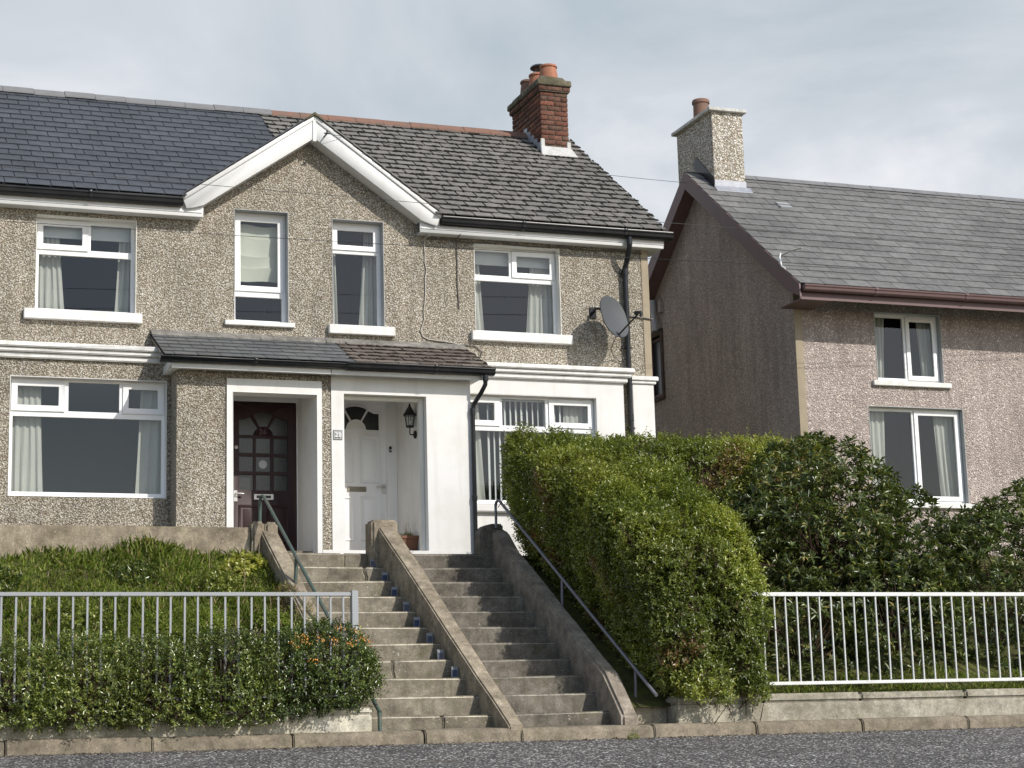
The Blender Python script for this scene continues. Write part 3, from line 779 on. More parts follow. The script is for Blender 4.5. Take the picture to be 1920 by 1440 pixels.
    dp_.tube([(dx, -.27, 7.215), (dx, -.27, 7.10)], .043, 14)
    dp_.tube([(dx, -.27, 7.13), (dx, -.26, 7.06), (dx, -.16, 6.90), (dx, -.075, 6.80), (dx, -.068, 6.70), (dx, -.068, 2.45)], .040, 14)
    dp_.tube([(dx, -.068, 6.78), (dx, -.068, 6.68)], .048, 14); dp_.tube([(dx, -.068, 4.6), (dx, -.068, 4.5)], .048, 14)
    for z in (6.73, 5.6, 4.4, 3.2): dp_.box(dx-.075, dx+.075, -.05, .0, z-.012, z+.012)
    part('downpipe', dp_, m_black, H, smooth=50)
    # ---- bay and pilaster
    mw = m_white if right else m_dash
    by = MB(); by.plate([(8.30, 2.3), (10.86, 2.3), (10.86, 5.0), (8.30, 5.0)], [rect(8.42, 10.44, 3.20, 4.762)], -.42, -.37)
    by.quad((10.86, -.37, 2.3), (10.86, 0, 2.3), (10.86, 0, 5.0), (10.86, -.37, 5.0)); by.quad((8.30, -.37, 2.3), (8.30, 0, 2.3), (8.30, 0, 5.0), (8.30, -.37, 5.0))
    bay = part('bay', by, mw, H, smooth=0)
    cn = MB()
    for a, z0_, z1_ in ((.055, 4.985, 5.055), (.10, 5.058, 5.115), (.14, 5.118, 5.185)):
        cn.box(8.30, 10.86+a, -.42-a, .02, z0_, z1_)
    part('cornice', cn, m_sillpaint, bay, bevel=.012)
    if right:
        dr_ = MB(); dr_.box(8.38, 10.55, -.50, -.38, 3.085, 3.185); part('sill', dr_, m_white, bay, bevel=.012)
    bt, b0 = 4.285, 3.20
    window(bay, 8.425, 10.435, b0, 4.757, -.315, [(8.475, 8.965, bt+.055, 4.70, True), (9.03, 9.685, bt+.045, 4.715, False), (9.755, 10.385, bt+.055, 4.70, True), (8.475, 10.385, b0+.07, bt-.035, False)], .055, m_white, -.42, None)
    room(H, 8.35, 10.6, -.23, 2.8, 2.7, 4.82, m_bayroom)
    for k in range(14 if right else 0):
        xc = 8.86+k*.084
        s = MB(); a = .93+random.uniform(-.07, .07); hw = .041
        s.hexa([(xc-hw*math.cos(a), -.20-hw*math.sin(a), 3.27), (xc+hw*math.cos(a), -.20+hw*math.sin(a), 3.27), (xc+hw*math.cos(a), -.199+hw*math.sin(a), 3.27), (xc-hw*math.cos(a), -.199-hw*math.sin(a), 3.27),
                (xc-hw*math.cos(a), -.20-hw*math.sin(a), 4.70), (xc+hw*math.cos(a), -.20+hw*math.sin(a), 4.70), (xc+hw*math.cos(a), -.199+hw*math.sin(a), 4.70), (xc-hw*math.cos(a), -.199-hw*math.sin(a), 4.70)])
        if k == 0:
            vb = thing('vertical_blind', (9.4, -.2, 3.3), 'open white vertical slat blind across the ground floor bay window', 'blind')
            hr = MB(); hr.box(8.46, 10.40, -.225, -.175, 4.70, 4.735); part('head_rail', hr, m_upvc, vb)
        part('slat', s, m_blind, vb)
    solo('curtain', pleats(8.45, 8.78, 3.26, 4.72, -.17, 3, .02, lambda f: (8.45, 8.72+.08*f)), m_curtain, (8.6, -.1, 3.2), 'long cream curtain at the left end of the bay window, beside the porch' if right else 'long cream curtain at the porch end of the left bay window', 'curtain', 'cream curtains', smooth=60)
    solo('curtain', pleats(10.0, 10.42, 3.26, 4.72, -.17, 5, .02, lambda f: (10.02-.05*f, 10.42)), m_curtain, (10.2, -.1, 3.2), 'long cream curtain at the right end of the bay window, above the hedge' if right else 'long cream curtain at the outer end of the left bay window', 'curtain', 'cream curtains', smooth=60)
    pl = MB(); pl.box(11.17, 11.515, -.045, .04, 2.2, 5.06); pil = part('pilaster', pl, m_white, H, bevel=.008)
    pc = MB(); pc.box(11.15, 11.545, -.075, .05, 5.062, 5.105); pc.box(11.14, 11.575, -.10, .06, 5.108, 5.172); part('cornice', pc, m_sillpaint, pil, bevel=.008)
    # ---- porch roof
    pe_y, pe_z, pt_z = -1.15, 4.965, 5.485
    pv = Vector((0, -pe_y, pt_z-pe_z)).normalized(); plen = math.sqrt(pe_y**2+(pt_z-pe_z)**2)
    pr = MB(); pm = MB() if right else None
    start = XA+.28 if right else XA-.30
    if right:
        tiles(pr, (XA+.30, pe_y, pe_z), u, pv, 8.58-XA-.30, plen, .30, .205, .014, .012, .012, .008, .03, None, .5, pm, 5)
    else:
        tiles(pr, (XA-.31, pe_y, pe_z), u, pv, 8.58-XA+.31, plen, .30, .205, .009, .007, .007, .001, 0, None, .5)
    pf = part('porch_roof', pr, m_slate_brown if right else m_slate_porch_new, H, smooth=0)
    if right: part('moss', pm, m_mossred, pf, kind='stuff', smooth=0)
    ub = MB(); ub.hexa([(start+.03, pe_y+.02, pe_z-.05), (8.59, pe_y+.02, pe_z-.05), (8.59, 0, pt_z-.05), (start+.03, 0, pt_z-.05), (start+.03, pe_y+.02, pe_z-.012), (8.59, pe_y+.02, pe_z-.012), (8.59, 0, pt_z-.012), (start+.03, 0, pt_z-.012)])
    part('underlay', ub, m_mossred if right else m_black, pf)
    fl = MB()
    n_ = 12; xs_ = [XA-.0 + (8.58-XA)*i/n_ for i in range(n_+1)]
    for i in range(n_):
        a0 = random.uniform(-.012, .012); a1 = random.uniform(-.012, .012)
        fl.hexa([(xs_[i], -.14+a0, pt_z-.045), (xs_[i+1], -.14+a1, pt_z-.045), (xs_[i+1], .0, pt_z-.02), (xs_[i], .0, pt_z-.02), (xs_[i], -.13+a0, pt_z-.018), (xs_[i+1], -.13+a1, pt_z-.018), (xs_[i+1], -.004, pt_z+.055), (xs_[i], -.004, pt_z+.055)])
    part('flashing', fl, m_fillet, pf, smooth=0)
    pfa = MB(); pfa.box(XA+.005, 8.48, -1.065, -1.04, 4.815, 4.955); pfa.box(XA+.005, 8.48, -1.04, -.84, 4.838, 4.852); pfa.box(8.36, 8.48, -1.04, -.0, 4.836, 4.95)
    pfx = part('fascia', pfa, m_fascia, H, bevel=.003, seg=1)
    if right: gutter(H, XA+.20, 8.625, -1.19, 4.972, .10)
    else: gutter(H, XA-.19, 8.625, -1.175, 4.957, .075)
    if right:
        pd = MB()
        pd.tube([(8.51, -1.11, 4.89), (8.51, -1.11, 4.80)], .040, 14)
        pd.tube([(8.51, -1.11, 4.83), (8.51, -1.10, 4.75), (8.47, -1.04, 4.65), (8.40, -.91, 4.50), (8.39, -.895, 4.42), (8.39, -.895, 2.42)], .031, 14)
        pd.tube([(8.39, -.895, 4.45), (8.39, -.895, 4.36)], .038, 14); pd.tube([(8.39, -.895, 3.25), (8.39, -.895, 3.18)], .038, 14)
        part('downpipe', pd, m_black, H, smooth=50)
    # ---- chimney
    chimney_brick(H, right)
    return H

def brick_ring(mb, x0, x1, y0, y1, z, h, parity, j=.004, bl=.232, gap=.012):
    """one course of bricks round a rectangular stack"""
    def run(a, b, horizontal, fixed, outward, par):
        n = max(2, round((b-a)/bl)); L = (b-a)/n
        cuts = [a]+[a+L*(i+(.5 if par else 1)) for i in range(n if par else n-1)]+[b]
        cuts = sorted(set(round(c, 4) for c in cuts if a <= c <= b))
        for p, q in zip(cuts[:-1], cuts[1:]):
            if q-p < .03: continue
            o = random.uniform(-j, j); r = random.uniform(.02, 1)
            p2, q2 = p+(gap/2 if p > a else 0), q-(gap/2 if q < b else 0)
            lo, hi = (fixed-.05, fixed+.05)
            if outward < 0: lo = fixed+o
            else: hi = fixed+o
            if horizontal: mb.box(p2, q2, lo, hi, z+gap/2, z+h-gap/2, r)
            else: mb.box(lo, hi, p2, q2, z+gap/2, z+h-gap/2, r)
    run(x0, x1, True, y0, -1, parity); run(x0, x1, True, y1, 1, parity)
    run(y0+.052, y1-.052, False, x0, -1, not parity); run(y0+.052, y1-.052, False, x1, 1, not parity)
def pot(mb, c, r0, r1, h, lip=.018):
    mb.lathe([(r0*.97, 0), (r0, .02), (r1+(r0-r1)*.35, h*.62), (r1, h*.86), (r1+lip, h*.87), (r1+lip, h*.96), (r1+lip*.4, h), (r1-.02, h), (r1-.03, h*.75), (.001, h*.72)], c, 30)
def chimney_brick(H, right):
    x0, x1, y0, y1 = 10.895, 11.375, 2.56, 3.90
    ztop = 10.42; zb = 9.1; course = .083
    core = MB(); core.box(x0+.014, x1-.014, y0+.014, y1-.014, zb, ztop); core.box(x0-.025, x1+.025, y0-.025, y1+.025, ztop, ztop+.145)
    ch = part('chimney', core, m_mortar, H)
    br = MB(); z = zb; i = 0
    while z < ztop-.02:
        brick_ring(br, x0, x1, y0, y1, z, course, i % 2 == 0); z += course; i += 1
    brick_ring(br, x0-.038, x1+.038, y0-.038, y1+.038, z+.002, course, i % 2 == 0); z += course
    part('brickwork', br, m_brick, ch, bevel=.006, seg=1)
    cp = MB(); zc = z+.004
    n = 10
    for i in range(n):
        a, b = y0-.07+(y1-y0+.14)*i/n, y0-.07+(y1-y0+.14)*(i+1)/n
        j1, j2 = random.uniform(-.012, .012), random.uniform(-.012, .012)
        cp.hexa([(x0-.065+j1, a, zc), (x1+.065+j2, a, zc), (x1+.065, b, zc), (x0-.065, b, zc), (x0-.06+j1, a, zc+.10), (x1+.06+j2, a, zc+.10), (x1+.06, b, zc+.10), (x0-.06, b, zc+.10)])
    cp.hexa([(x0-.03, y0-.035, zc+.09), (x1+.0, y0-.03, zc+.09), (x1+.0, y1+.03, zc+.09), (x0-.03, y1+.03, zc+.09), (x0+.02, y0+.02, zc+.185), (x1-.06, y0+.03, zc+.18), (x1-.06, y1-.03, zc+.18), (x0+.02, y1-.03, zc+.185)])
    part('capping', cp, m_capcon, ch, bevel=.012, seg=1)
    pz = zc+.17
    for nm, cx_, cy_, h, mt in (('front', 11.14, 2.79, .285, m_terr), ('mid', 11.125, 3.24, .29, m_terr), ('back', 11.14, 3.69, .33, m_terr_old)):
        p = MB(); pot(p, (cx_, cy_, pz-.02), .165, .132, h); po = part('chimney_pot', p, mt, ch, smooth=40)
        if nm == 'mid':
            c2 = MB(); c2.lathe([(.02, .0), (.15, .012), (.152, .03), (.12, .062), (.05, .078), (.001, .082)], (cx_+.03, cy_, pz+h+.075), 28)
            for a in (0, 2.1, 4.2): c2.tube([(cx_+.11*math.cos(a), cy_+.11*math.sin(a), pz+h-.06), (cx_+.03+.10*math.cos(a), cy_+.11*math.sin(a), pz+h+.085)], .008, 6)
            part('cowl', c2, m_black, po, smooth=40)
    fl = MB(); zr = lambda y: EZ+SLP*(y-EY)
    # side flashing stepped up the slope, and the front apron
    for i in range(5):
        a, b = y0+i*.15, y0+(i+1)*.15+.02
        fl.prism([(a, zr(a)-.01), (b, zr(b)-.01), (b, zr(b)+.10), (a+.03, zr(a)+.20)], x0-.014-.003*(i % 2), x0-.002, 'x')
    part('flashing', fl, m_lead, ch)
    f2 = MB()
    f2.hexa([(x0-.06, y0-.15, zr(y0-.15)+.012), (x1+.10, y0-.15, zr(y0-.15)+.012), (x1+.06, y0, zr(y0)+.02), (x0-.03, y0, zr(y0)+.02), (x0-.06, y0-.155, zr(y0-.15)+.028), (x1+.10, y0-.155, zr(y0-.15)+.028), (x1+.03, y0-.012, zr(y0)+.125), (x0-.02, y0-.012, zr(y0)+.125)])
    f2.box(x0-.02, x0+.05, y0-.016, y0+.01, zr(y0)+.02, zr(y0)+.25); f2.box(x1-.04, x1+.03, y0-.016, y0+.01, zr(y0)+.02, zr(y0)+.22)
    part('apron', f2, m_leadwhite, ch, bevel=.008)

HR = build_house('right')
HL = build_house('left')
MIR[0] = None

# ---------------------------------------------------------------- porch of the right house
PF = -.85
p = MB()
p.box(6.41, 6.585, PF, -.55, 2.3, 4.84)                     # pier by the party wall
p.box(7.74, 8.375, PF, -.62, 2.3, 4.84)                     # broad right pier
p.box(6.585, 7.74, PF, -.62, 4.60, 4.84)                    # lintel
p.box(7.74, 8.375, -.62, -.02, 2.3, 4.84)
p.quad((6.585, -.6, 2.3), (6.585, .56, 2.3), (6.585, .56, 4.84), (6.585, -.6, 4.84))
p.quad((7.715, -.62, 2.3), (7.715, .56, 2.3), (7.715, .56, 4.84), (7.715, -.62, 4.84))
p.quad((6.585, -.62, 4.835), (7.72, -.62, 4.835), (7.72, .56, 4.90), (6.585, .56, 4.90))
p.box(6.41, 8.375, PF-.006, -.6, 2.3, 2.50)
po = part('porch', p, m_white, HR, smooth=0)
q = MB(); q.box(7.675, 7.738, -.72, -.64, 2.4, 4.598); q.box(6.59, 7.674, -.72, -.64, 4.548, 4.598)
part('opening_frame', q, m_cream, po, bevel=.006)
q = MB(); q.box(6.59, 7.71, -.63, .5, 2.3, 2.52); part('floor', q, m_step, po)
def sector(cx_, cz, r0, r1, a0, a1, n=10):
    return [(cx_+r1*math.cos(a0+(a1-a0)*i/n), cz+r1*math.sin(a0+(a1-a0)*i/n)) for i in range(n+1)]+[(cx_+r0*math.cos(a1+(a0-a1)*i/n), cz+r0*math.sin(a1+(a0-a1)*i/n)) for i in range(n+1)]
def panel_ring(mb, x0, x1, z0, z1, y, w=.03, d=.012):
    mb.plate(rect(x0, x1, z0, z1), [rect(x0+w, x1-w, z0+w, z1-w)], y-d, y+.002)
    mb.hexa([(x0+w*1.6, y+.002, z0+w*1.6), (x1-w*1.6, y+.002, z0+w*1.6), (x1-w*1.6, y+.002, z1-w*1.6), (x0+w*1.6, y+.002, z1-w*1.6),
             (x0+w*2.6, y-.008, z0+w*2.6), (x1-w*2.6, y-.008, z0+w*2.6), (x1-w*2.6, y-.008, z1-w*2.6), (x0+w*2.6, y-.008, z1-w*2.6)])
DY = .5; dc = 7.125; dz0, dz1 = 2.60, 4.775
cz = 4.345
fan_mid = sector(dc, cz, .145, .335, math.radians(61), math.radians(119))
def fan_side(s):
    pts = [(.165, 0), (.34, 0), (.34, .235), (.27, .238), (.215, .262), (.185, .275)]
    a0, a1 = math.radians(53), math.radians(4)
    pts += [(.145*math.cos(a0+(a1-a0)*i/6), .145*math.sin(a0+(a1-a0)*i/6)) for i in range(7)]
    return [(dc+s*a, cz+b) for a, b in pts]
d = MB(); d.plate(rect(dc-.45, dc+.44, dz0, dz1), [fan_mid, fan_side(1), fan_side(-1)], DY, DY+.045)
for sx in (-1, 1):
    panel_ring(d, *(sorted((dc+sx*.05, dc+sx*.345))), 3.585, 4.255, DY); panel_ring(d, *(sorted((dc+sx*.05, dc+sx*.345))), 2.775, 3.395, DY)
door = part('door', d, m_door_white, HR, bevel=.003, seg=1)
for f in (fan_mid, fan_side(1), fan_side(-1)):
    g = MB(); g.prism(f, DY+.02, DY+.03, 'y'); part('pane', g, m_doorglass, door)
b_ = MB(); b_.plate(sector(dc, cz, .13, .355, math.radians(58), math.radians(122)), [fan_mid], DY-.010, DY+.001)
part('glazing_bead', b_, m_door_white, door)
g = MB(); g.plate(rect(dc-.135, dc+.135, 3.462, 3.532), [rect(dc-.10, dc+.10, 3.478, 3.516)], DY-.012, DY); g.box(dc-.10, dc+.10, DY-.006, DY+.001, 3.478, 3.516); part('letterbox', g, m_brass, door, bevel=.003)
g = MB(); g.lathe([(.02, 0), (.028, .004), (.028, .012), (.001, .014)], (7.515, DY, 3.53), 16, Matrix.Rotation(math.pi/2, 3, 'X'))
g.box(7.49, 7.54, DY-.012, DY, 3.435, 3.57); g.tube([(7.515, DY-.01, 3.535), (7.515, DY-.055, 3.535), (7.49, DY-.06, 3.537), (7.40, DY-.055, 3.537)], .011, 8); part('handle', g, m_chrome, door, smooth=50)
q = MB(); q.plate([(6.59, 2.55), (7.71, 2.55), (7.71, 4.885), (6.59, 4.885)], [rect(dc-.452, dc+.442, 2.595, 4.778)], DY-.02, DY+.06)
fr_ = part('door_frame', q, m_upvc, HR, bevel=.006)
q = MB(); q.box(7.60, 7.635, DY-.04, DY-.019, 4.03, 4.115); db = part('doorbell', q, m_black, fr_, bevel=.006)
q = MB(); q.lathe([(.010, 0), (.010, .004), (.001, .005)], (7.618, DY-.04, 4.06), 12, Matrix.Rotation(math.pi/2, 3, 'X')); part('push_button', q, m_upvc, db)
# hall closing the back of the door
# number plate reads 28
def digits(txt, x, z, h, y, mat, parent, th=.008, name='numeral'):
    for i, ch in enumerate(txt):
        cu = bpy.data.curves.new(name, 'FONT'); cu.body = ch; cu.size = h*1.38; cu.extrude = th/2; cu.offset = .001
        ob = bpy.data.objects.new(name, cu); COL.objects.link(ob)
        dg = bpy.context.evaluated_depsgraph_get(); me = bpy.data.meshes.new_from_object(ob.evaluated_get(dg))
        bpy.data.objects.remove(ob); me.materials.clear(); me.materials.append(mat)
        me.transform(Matrix.Translation(Vector((x+i*h*.78, y, z))-ROOT[parent.name]) @ Matrix.Rotation(math.pi/2, 4, 'X'))
        o = bpy.data.objects.new(name, me); COL.objects.link(o); o.parent = parent; reg(o, ROOT[parent.name])
g = MB(); g.box(6.443, 6.55, PF-.010, PF, 3.985, 4.095); g.plate(rect(6.436, 6.557, 3.978, 4.102), [rect(6.448, 6.545, 3.99, 4.09)], PF-.016, PF-.001)
npl = part('number_plate', g, m_reveal, HR, bevel=.004)  # grey backing stands for the shade around the white numerals
digits('28', 6.450, 4.005, .062, PF-.018, m_upvc, npl, .014)

# ---------------------------------------------------------------- porch of the left house
p = MB()
p.plate([(4.35, 2.3), (6.405, 2.3), (6.405, 4.84), (4.35, 4.84)], [[(5.002, 2.301), (6.276, 2.301), (6.276, 4.746), (5.002, 4.746)]], PF+.012, -.62)
p.box(4.35, 5.0, -.61, -.02, 2.3, 4.84)
po = part('porch', p, m_dash, HL, smooth=0, mirror=False)
q = MB()
q.plate([(5.002, 2.3), (5.086, 2.3), (5.086, 4.565), (6.211, 4.565), (6.211, 2.3), (6.276, 2.3), (6.276, 4.746), (5.002, 4.746)], [], PF-.012, -.60)
q.box(6.276, 6.41, PF-.008, -.6, 2.3, 2.50)
part('surround', q, m_white, po, bevel=.005)
q = MB(); q.quad((6.225, -.6, 2.3), (6.225, .36, 2.3), (6.225, .36, 4.9), (6.225, -.6, 4.9)); q.quad((5.07, -.6, 2.3), (5.07, .36, 2.3), (5.07, .36, 4.9), (5.07, -.6, 4.9)); q.quad((5.07, -.6, 4.80), (6.225, -.6, 4.80), (6.225, .36, 4.84), (5.07, .36, 4.84))
part('lining', q, m_white, po)
q = MB(); q.box(5.075, 6.22, -.60, .36, 2.3, 2.51); part('floor', q, m_step, po)
DY = .30; dc = 5.75
panes = []
for a, b in ((5.411, 5.609), (5.645, 5.848), (5.894, 6.089)):
    for c, e_ in ((3.428, 3.642), (3.687, 3.895), (3.941, 4.150)): panes.append(rect(a, b, c, e_))
cz = 4.19
fm = sector(dc, cz, .125, .325, math.radians(64), math.radians(116))
def fside(s):
    pts = [(.145, 0), (.34, 0), (.34, .215), (.27, .218), (.215, .245), (.18, .262)]
    pts += [(.135*math.cos(math.radians(57-57*i/6)), .115*math.sin(math.radians(57-57*i/6))) for i in range(7)]
    return [(dc+s*a, cz+b) for a, b in pts]
d = MB(); allp = panes+[fm, fside(1), fside(-1)]
d.plate(rect(5.30, 6.212, 2.58, 4.655), allp, DY, DY+.045)
for sx in (-1, 1): panel_ring(d, *(sorted((dc+sx*.05, dc+sx*.345))), 2.72, 3.225, DY)
door = part('door', d, m_maroon_door, HL, bevel=.003, seg=1, mirror=False)
for f in allp:
    g = MB(); g.prism(f, DY+.02, DY+.028, 'y'); part('pane', g, m_doorglass, door)
g = MB(); g.plate(rect(5.615, 5.885, 3.30, 3.375), [rect(5.65, 5.85, 3.318, 3.357)], DY-.012, DY); part('letterbox', g, m_chrome, door, bevel=.003)
g = MB(); g.box(5.645, 5.855, DY-.004, DY+.001, 3.315, 3.36); part('letterbox_slot', g, m_black, door)
g = MB(); g.box(5.335, 5.385, DY-.012, DY, 3.27, 3.42); g.tube([(5.36, DY-.01, 3.375), (5.36, DY-.055, 3.375), (5.40, DY-.06, 3.373), (5.465, DY-.055, 3.37)], .011, 8); part('handle', g, m_chrome, door, smooth=50)
g = MB(); g.lathe([(.026, 0), (.026, .012), (.015, .018), (.001, .02)], (5.372, DY, 4.016), 16, Matrix.Rotation(math.pi/2, 3, 'X')); part('lock', g, m_chrome, door, smooth=50)
g = MB(); g.lathe([(.052, 0), (.06, .004), (.045, .008), (.001, .006)], (5.745, DY+.02, 3.79), 20, Matrix.Rotation(math.pi/2, 3, 'X')); part('sticker', g, m_pvc_grey, door)
m_num = paint('dull_pink_numeral', (.13, .07, .07), .5, .2)
digits('26', 5.688, 4.205, .072, DY-.001, m_num, door, .006)
q = MB(); q.plate([(5.07, 2.5), (6.225, 2.5), (6.225, 4.84), (5.07, 4.84)], [rect(5.297, 6.215, 2.575, 4.66)], DY-.01, DY+.06)
part('door_frame', q, m_upvc, HL, bevel=.005, mirror=False)

# ---------------------------------------------------------------- satellite dish
n_ = Vector((.46, -.85, .25)).normalized()
side = n_.cross(Vector((0, 0, 1))).normalized(); upv = side.cross(n_).normalized()
dcn = Vector((10.735, -.44, 5.95))
t = thing('satellite_dish', (10.62, 0, 6.1), 'grey oval satellite dish on the wall between upper window and downpipe', 'satellite dish')
d = MB(); rings = 7; seg = 36; hw, hh = .29, .325
for layer, off in ((0, 0.0), (1, -.014)):
    for i in range(rings+1):
        r = i/rings
        for j in range(seg):
            a = 2*math.pi*j/seg
            sq = 1.0/(abs(math.cos(a))**2.3+abs(math.sin(a))**2.3)**(1/2.3)
            xx, yy = hw*r*math.cos(a)*sq, hh*r*math.sin(a)*sq
            d.v.append(tuple(dcn+side*xx+upv*yy+n_*(.055*r*r-.03+off)))
nn = (rings+1)*seg
for i in range(rings):
    for j in range(seg):
        q0 = (i*seg+j, i*seg+(j+1) % seg, (i+1)*seg+(j+1) % seg, (i+1)*seg+j)
        d.f.append(q0); d.f.append(tuple(x+nn for x in q0[::-1])); d.r += [0, 0]
for j in range(seg):
    a_, b_ = rings*seg+j, rings*seg+(j+1) % seg
    d.f.append((a_, b_, b_+nn, a_+nn)); d.r.append(0)
part('reflector', d, m_dish, t, smooth=35)
bk = MB(); wb = Vector((10.60, 0, 6.10))
bk.box(10.55, 10.65, -.02, 0, 6.02, 6.18); bk.tube([wb, wb+Vector((0, -.13, .04)), wb+Vector((.03, -.22, .02)), dcn-n_*.10+upv*.06], .021, 10)
bb0 = dcn-n_*.06
bk.tube([bb0+upv*.16, bb0-upv*.22], .024, 10); bk.tube([bb0+upv*.05-n_*.05, bb0+upv*.05+n_*.03], .05, 10)
part('bracket', bk, m_black, t, smooth=50)
am = MB(); a0 = dcn-upv*.30-n_*.02; a1 = dcn-upv*.13+n_*.46
am.tube([dcn-upv*.20-n_*.06, a0, a1], .012, 8); part('arm', am, m_iron, t, smooth=50)
ln = MB(); ax = (dcn-a1).normalized(); ln.tube([a1-ax*.02, a1+ax*.035, a1+ax*.036, a1+ax*.075], [.022, .022, .034, .034], 12); ln.tube([a1+Vector((.02, 0, .02)), a1+Vector((.02, 0, -.06))], .018, 10); part('receiver', ln, m_black, t, smooth=50)

# ---------------------------------------------------------------- wall lantern in the porch
t = thing('wall_lantern', (7.71, -.40, 4.12), 'black carriage lantern with pointed hood on the white porch wall', 'lantern')
LX, LYY = 7.63, -.44
m_ = MB(); m_.lathe([(.001, 0), (.055, .002), (.055, .018), (.03, .03), (.001, .034)], (7.712, LYY, 4.14), 20, Matrix.Rotation(-math.pi/2, 3, 'Y')); m_.tube([(7.69, LYY, 4.14), (LX, LYY, 4.14), (LX-.004, LYY, 4.17), (LX, LYY, 4.24)], .009, 8); part('arm', m_, m_iron, t, smooth=50)
m_ = MB(); m_.lathe([(.045, 0), (.062, .01), (.062, .02), (.05, .028)], (LX, LYY, 4.235), 6)
for i in range(6):
    a = math.pi/3*i; m_.tube([(LX+.052*math.cos(a), LYY+.052*math.sin(a), 4.26), (LX+.07*math.cos(a), LYY+.07*math.sin(a), 4.40)], .006, 5)
part('cage', m_, m_iron, t)
m_ = MB(); m_.lathe([(.047, 0), (.063, .135)], (LX, LYY, 4.262), 6); part('glass', m_, m_glass, t)
m_ = MB(); m_.lathe([(.098, 0), (.095, .012), (.055, .075), (.016, .14), (.012, .165), (.001, .18)], (LX, LYY, 4.398), 6); part('hood', m_, m_iron, t)
m_ = MB(); m_.lathe([(.001, 0), (.012, .005), (.016, .05), (.001, .07)], (LX, LYY, 4.275), 10); part('bulb', m_, m_upvc, t, smooth=60)

# ---------------------------------------------------------------- flower pot in the porch
t = thing('plant_pot', (7.585, -.50, 2.56), 'square brown plastic pot with a dry straggly plant on the porch floor', 'plant pot')
m_ = MB(); c_ = (7.60, -.36); zf = 2.525
m_.hexa([(c_[0]-.088, c_[1]-.088, zf), (c_[0]+.088, c_[1]-.088, zf), (c_[0]+.088, c_[1]+.088, zf), (c_[0]-.088, c_[1]+.088, zf), (c_[0]-.115, c_[1]-.115, zf+.19), (c_[0]+.115, c_[1]-.115, zf+.19), (c_[0]+.115, c_[1]+.115, zf+.19), (c_[0]-.115, c_[1]+.115, zf+.19)])
m_.plate([(c_[0]-.128, c_[1]-.128), (c_[0]+.128, c_[1]-.128), (c_[0]+.128, c_[1]+.128), (c_[0]-.128, c_[1]+.128)], [[(c_[0]-.1, c_[1]-.1), (c_[0]+.1, c_[1]-.1), (c_[0]+.1, c_[1]+.1), (c_[0]-.1, c_[1]+.1)]], zf+.185, zf+.215, 'z')
part('pot', m_, m_plasticpot, t, bevel=.006)
m_ = MB()
for i in range(46):
    a = random.uniform(0, 6.28); r = random.uniform(0, .09); h = random.uniform(.03, .10) if i > 4 else random.uniform(.14, .24)
    b0 = Vector((c_[0]+r*math.cos(a), c_[1]+r*math.sin(a), zf+.18)); sp = .4 if i > 4 else .12
    m_.tube([b0, b0+Vector((random.uniform(-sp, sp)*h, random.uniform(-sp, sp)*h, h*.6)), b0+Vector((random.uniform(-sp, sp)*h*2, random.uniform(-sp, sp)*h*2, h))], [.003, .003, .0015], 4)
part('stems', m_, m_dry, t)
V, F = sprigs(np.array([[c_[0]+random.uniform(-.09, .09), c_[1]+random.uniform(-.09, .09), zf+.2] for _ in range(26)]), RNG.normal(size=(26, 3))*.4+[0, 0, 1], 6, RNG.uniform(.03, .08, 26), (.02, .035), (.008, .014))
foliage_obj('leaves', V, F, m_grass, ROOT[t.name], t)

# ---------------------------------------------------------------- solar lights on the left flight
ords = ['top step', 'second step down', 'third step down', 'fourth step down', 'fifth step down', 'sixth step down', 'seventh step down', 'eighth step down']
first = None
def solar():
    t = thing('solar_light', (0, 0, 0), 'x', 'solar light', 'solar lights on the steps'); t.scale = (.86, .86, .9)
    c = MB(); c.prism([(-.022, 0), (.03, 0), (.06, .128), (.045, .136), (.008, .10)], -.042, .042, 'x'); cs = part('casing', c, m_solarcase, t, bevel=.004)
    # tilted cell on the front face
    c = MB(); c.hexa([(-.034, -.022, .010), (.034, -.022, .010), (.034, -.005, .010), (-.034, -.005, .010), (-.034, .006, .094), (.034, .006, .094), (.034, .02, .094), (-.034, .02, .094)])
    part('solar_cell', c, m_solar, t)
    return t
def copy_tree(o, parent=None):
    c = o.copy(); COL.objects.link(c)
    if parent is not None: c.parent = parent
    for ch in list(o.children): copy_tree(ch, c)
    return c
for k in range(8):
    o = first if k else None
    if first is None: first = solar(); o = first
    else: o = copy_tree(first)
    y = -1.8-.37*(k+.52)
    GARD[0] = True; o.location = g_pt((cen_left(y)-.07+(.015 if k % 2 else 0), y, nose_z(k+1)+.004)); GARD[0] = False; o.rotation_euler = (0, 0, random.uniform(-.55, -.1))
    o['label'] = 'small blue solar step light by the wall, on the '+['tread below the path edge', 'second tread from the top', 'third tread from the top', 'fourth tread from the top', 'fifth tread from the top', 'sixth tread from the top', 'seventh tread from the top', 'lowest lit tread'][k]

GARD[0] = True
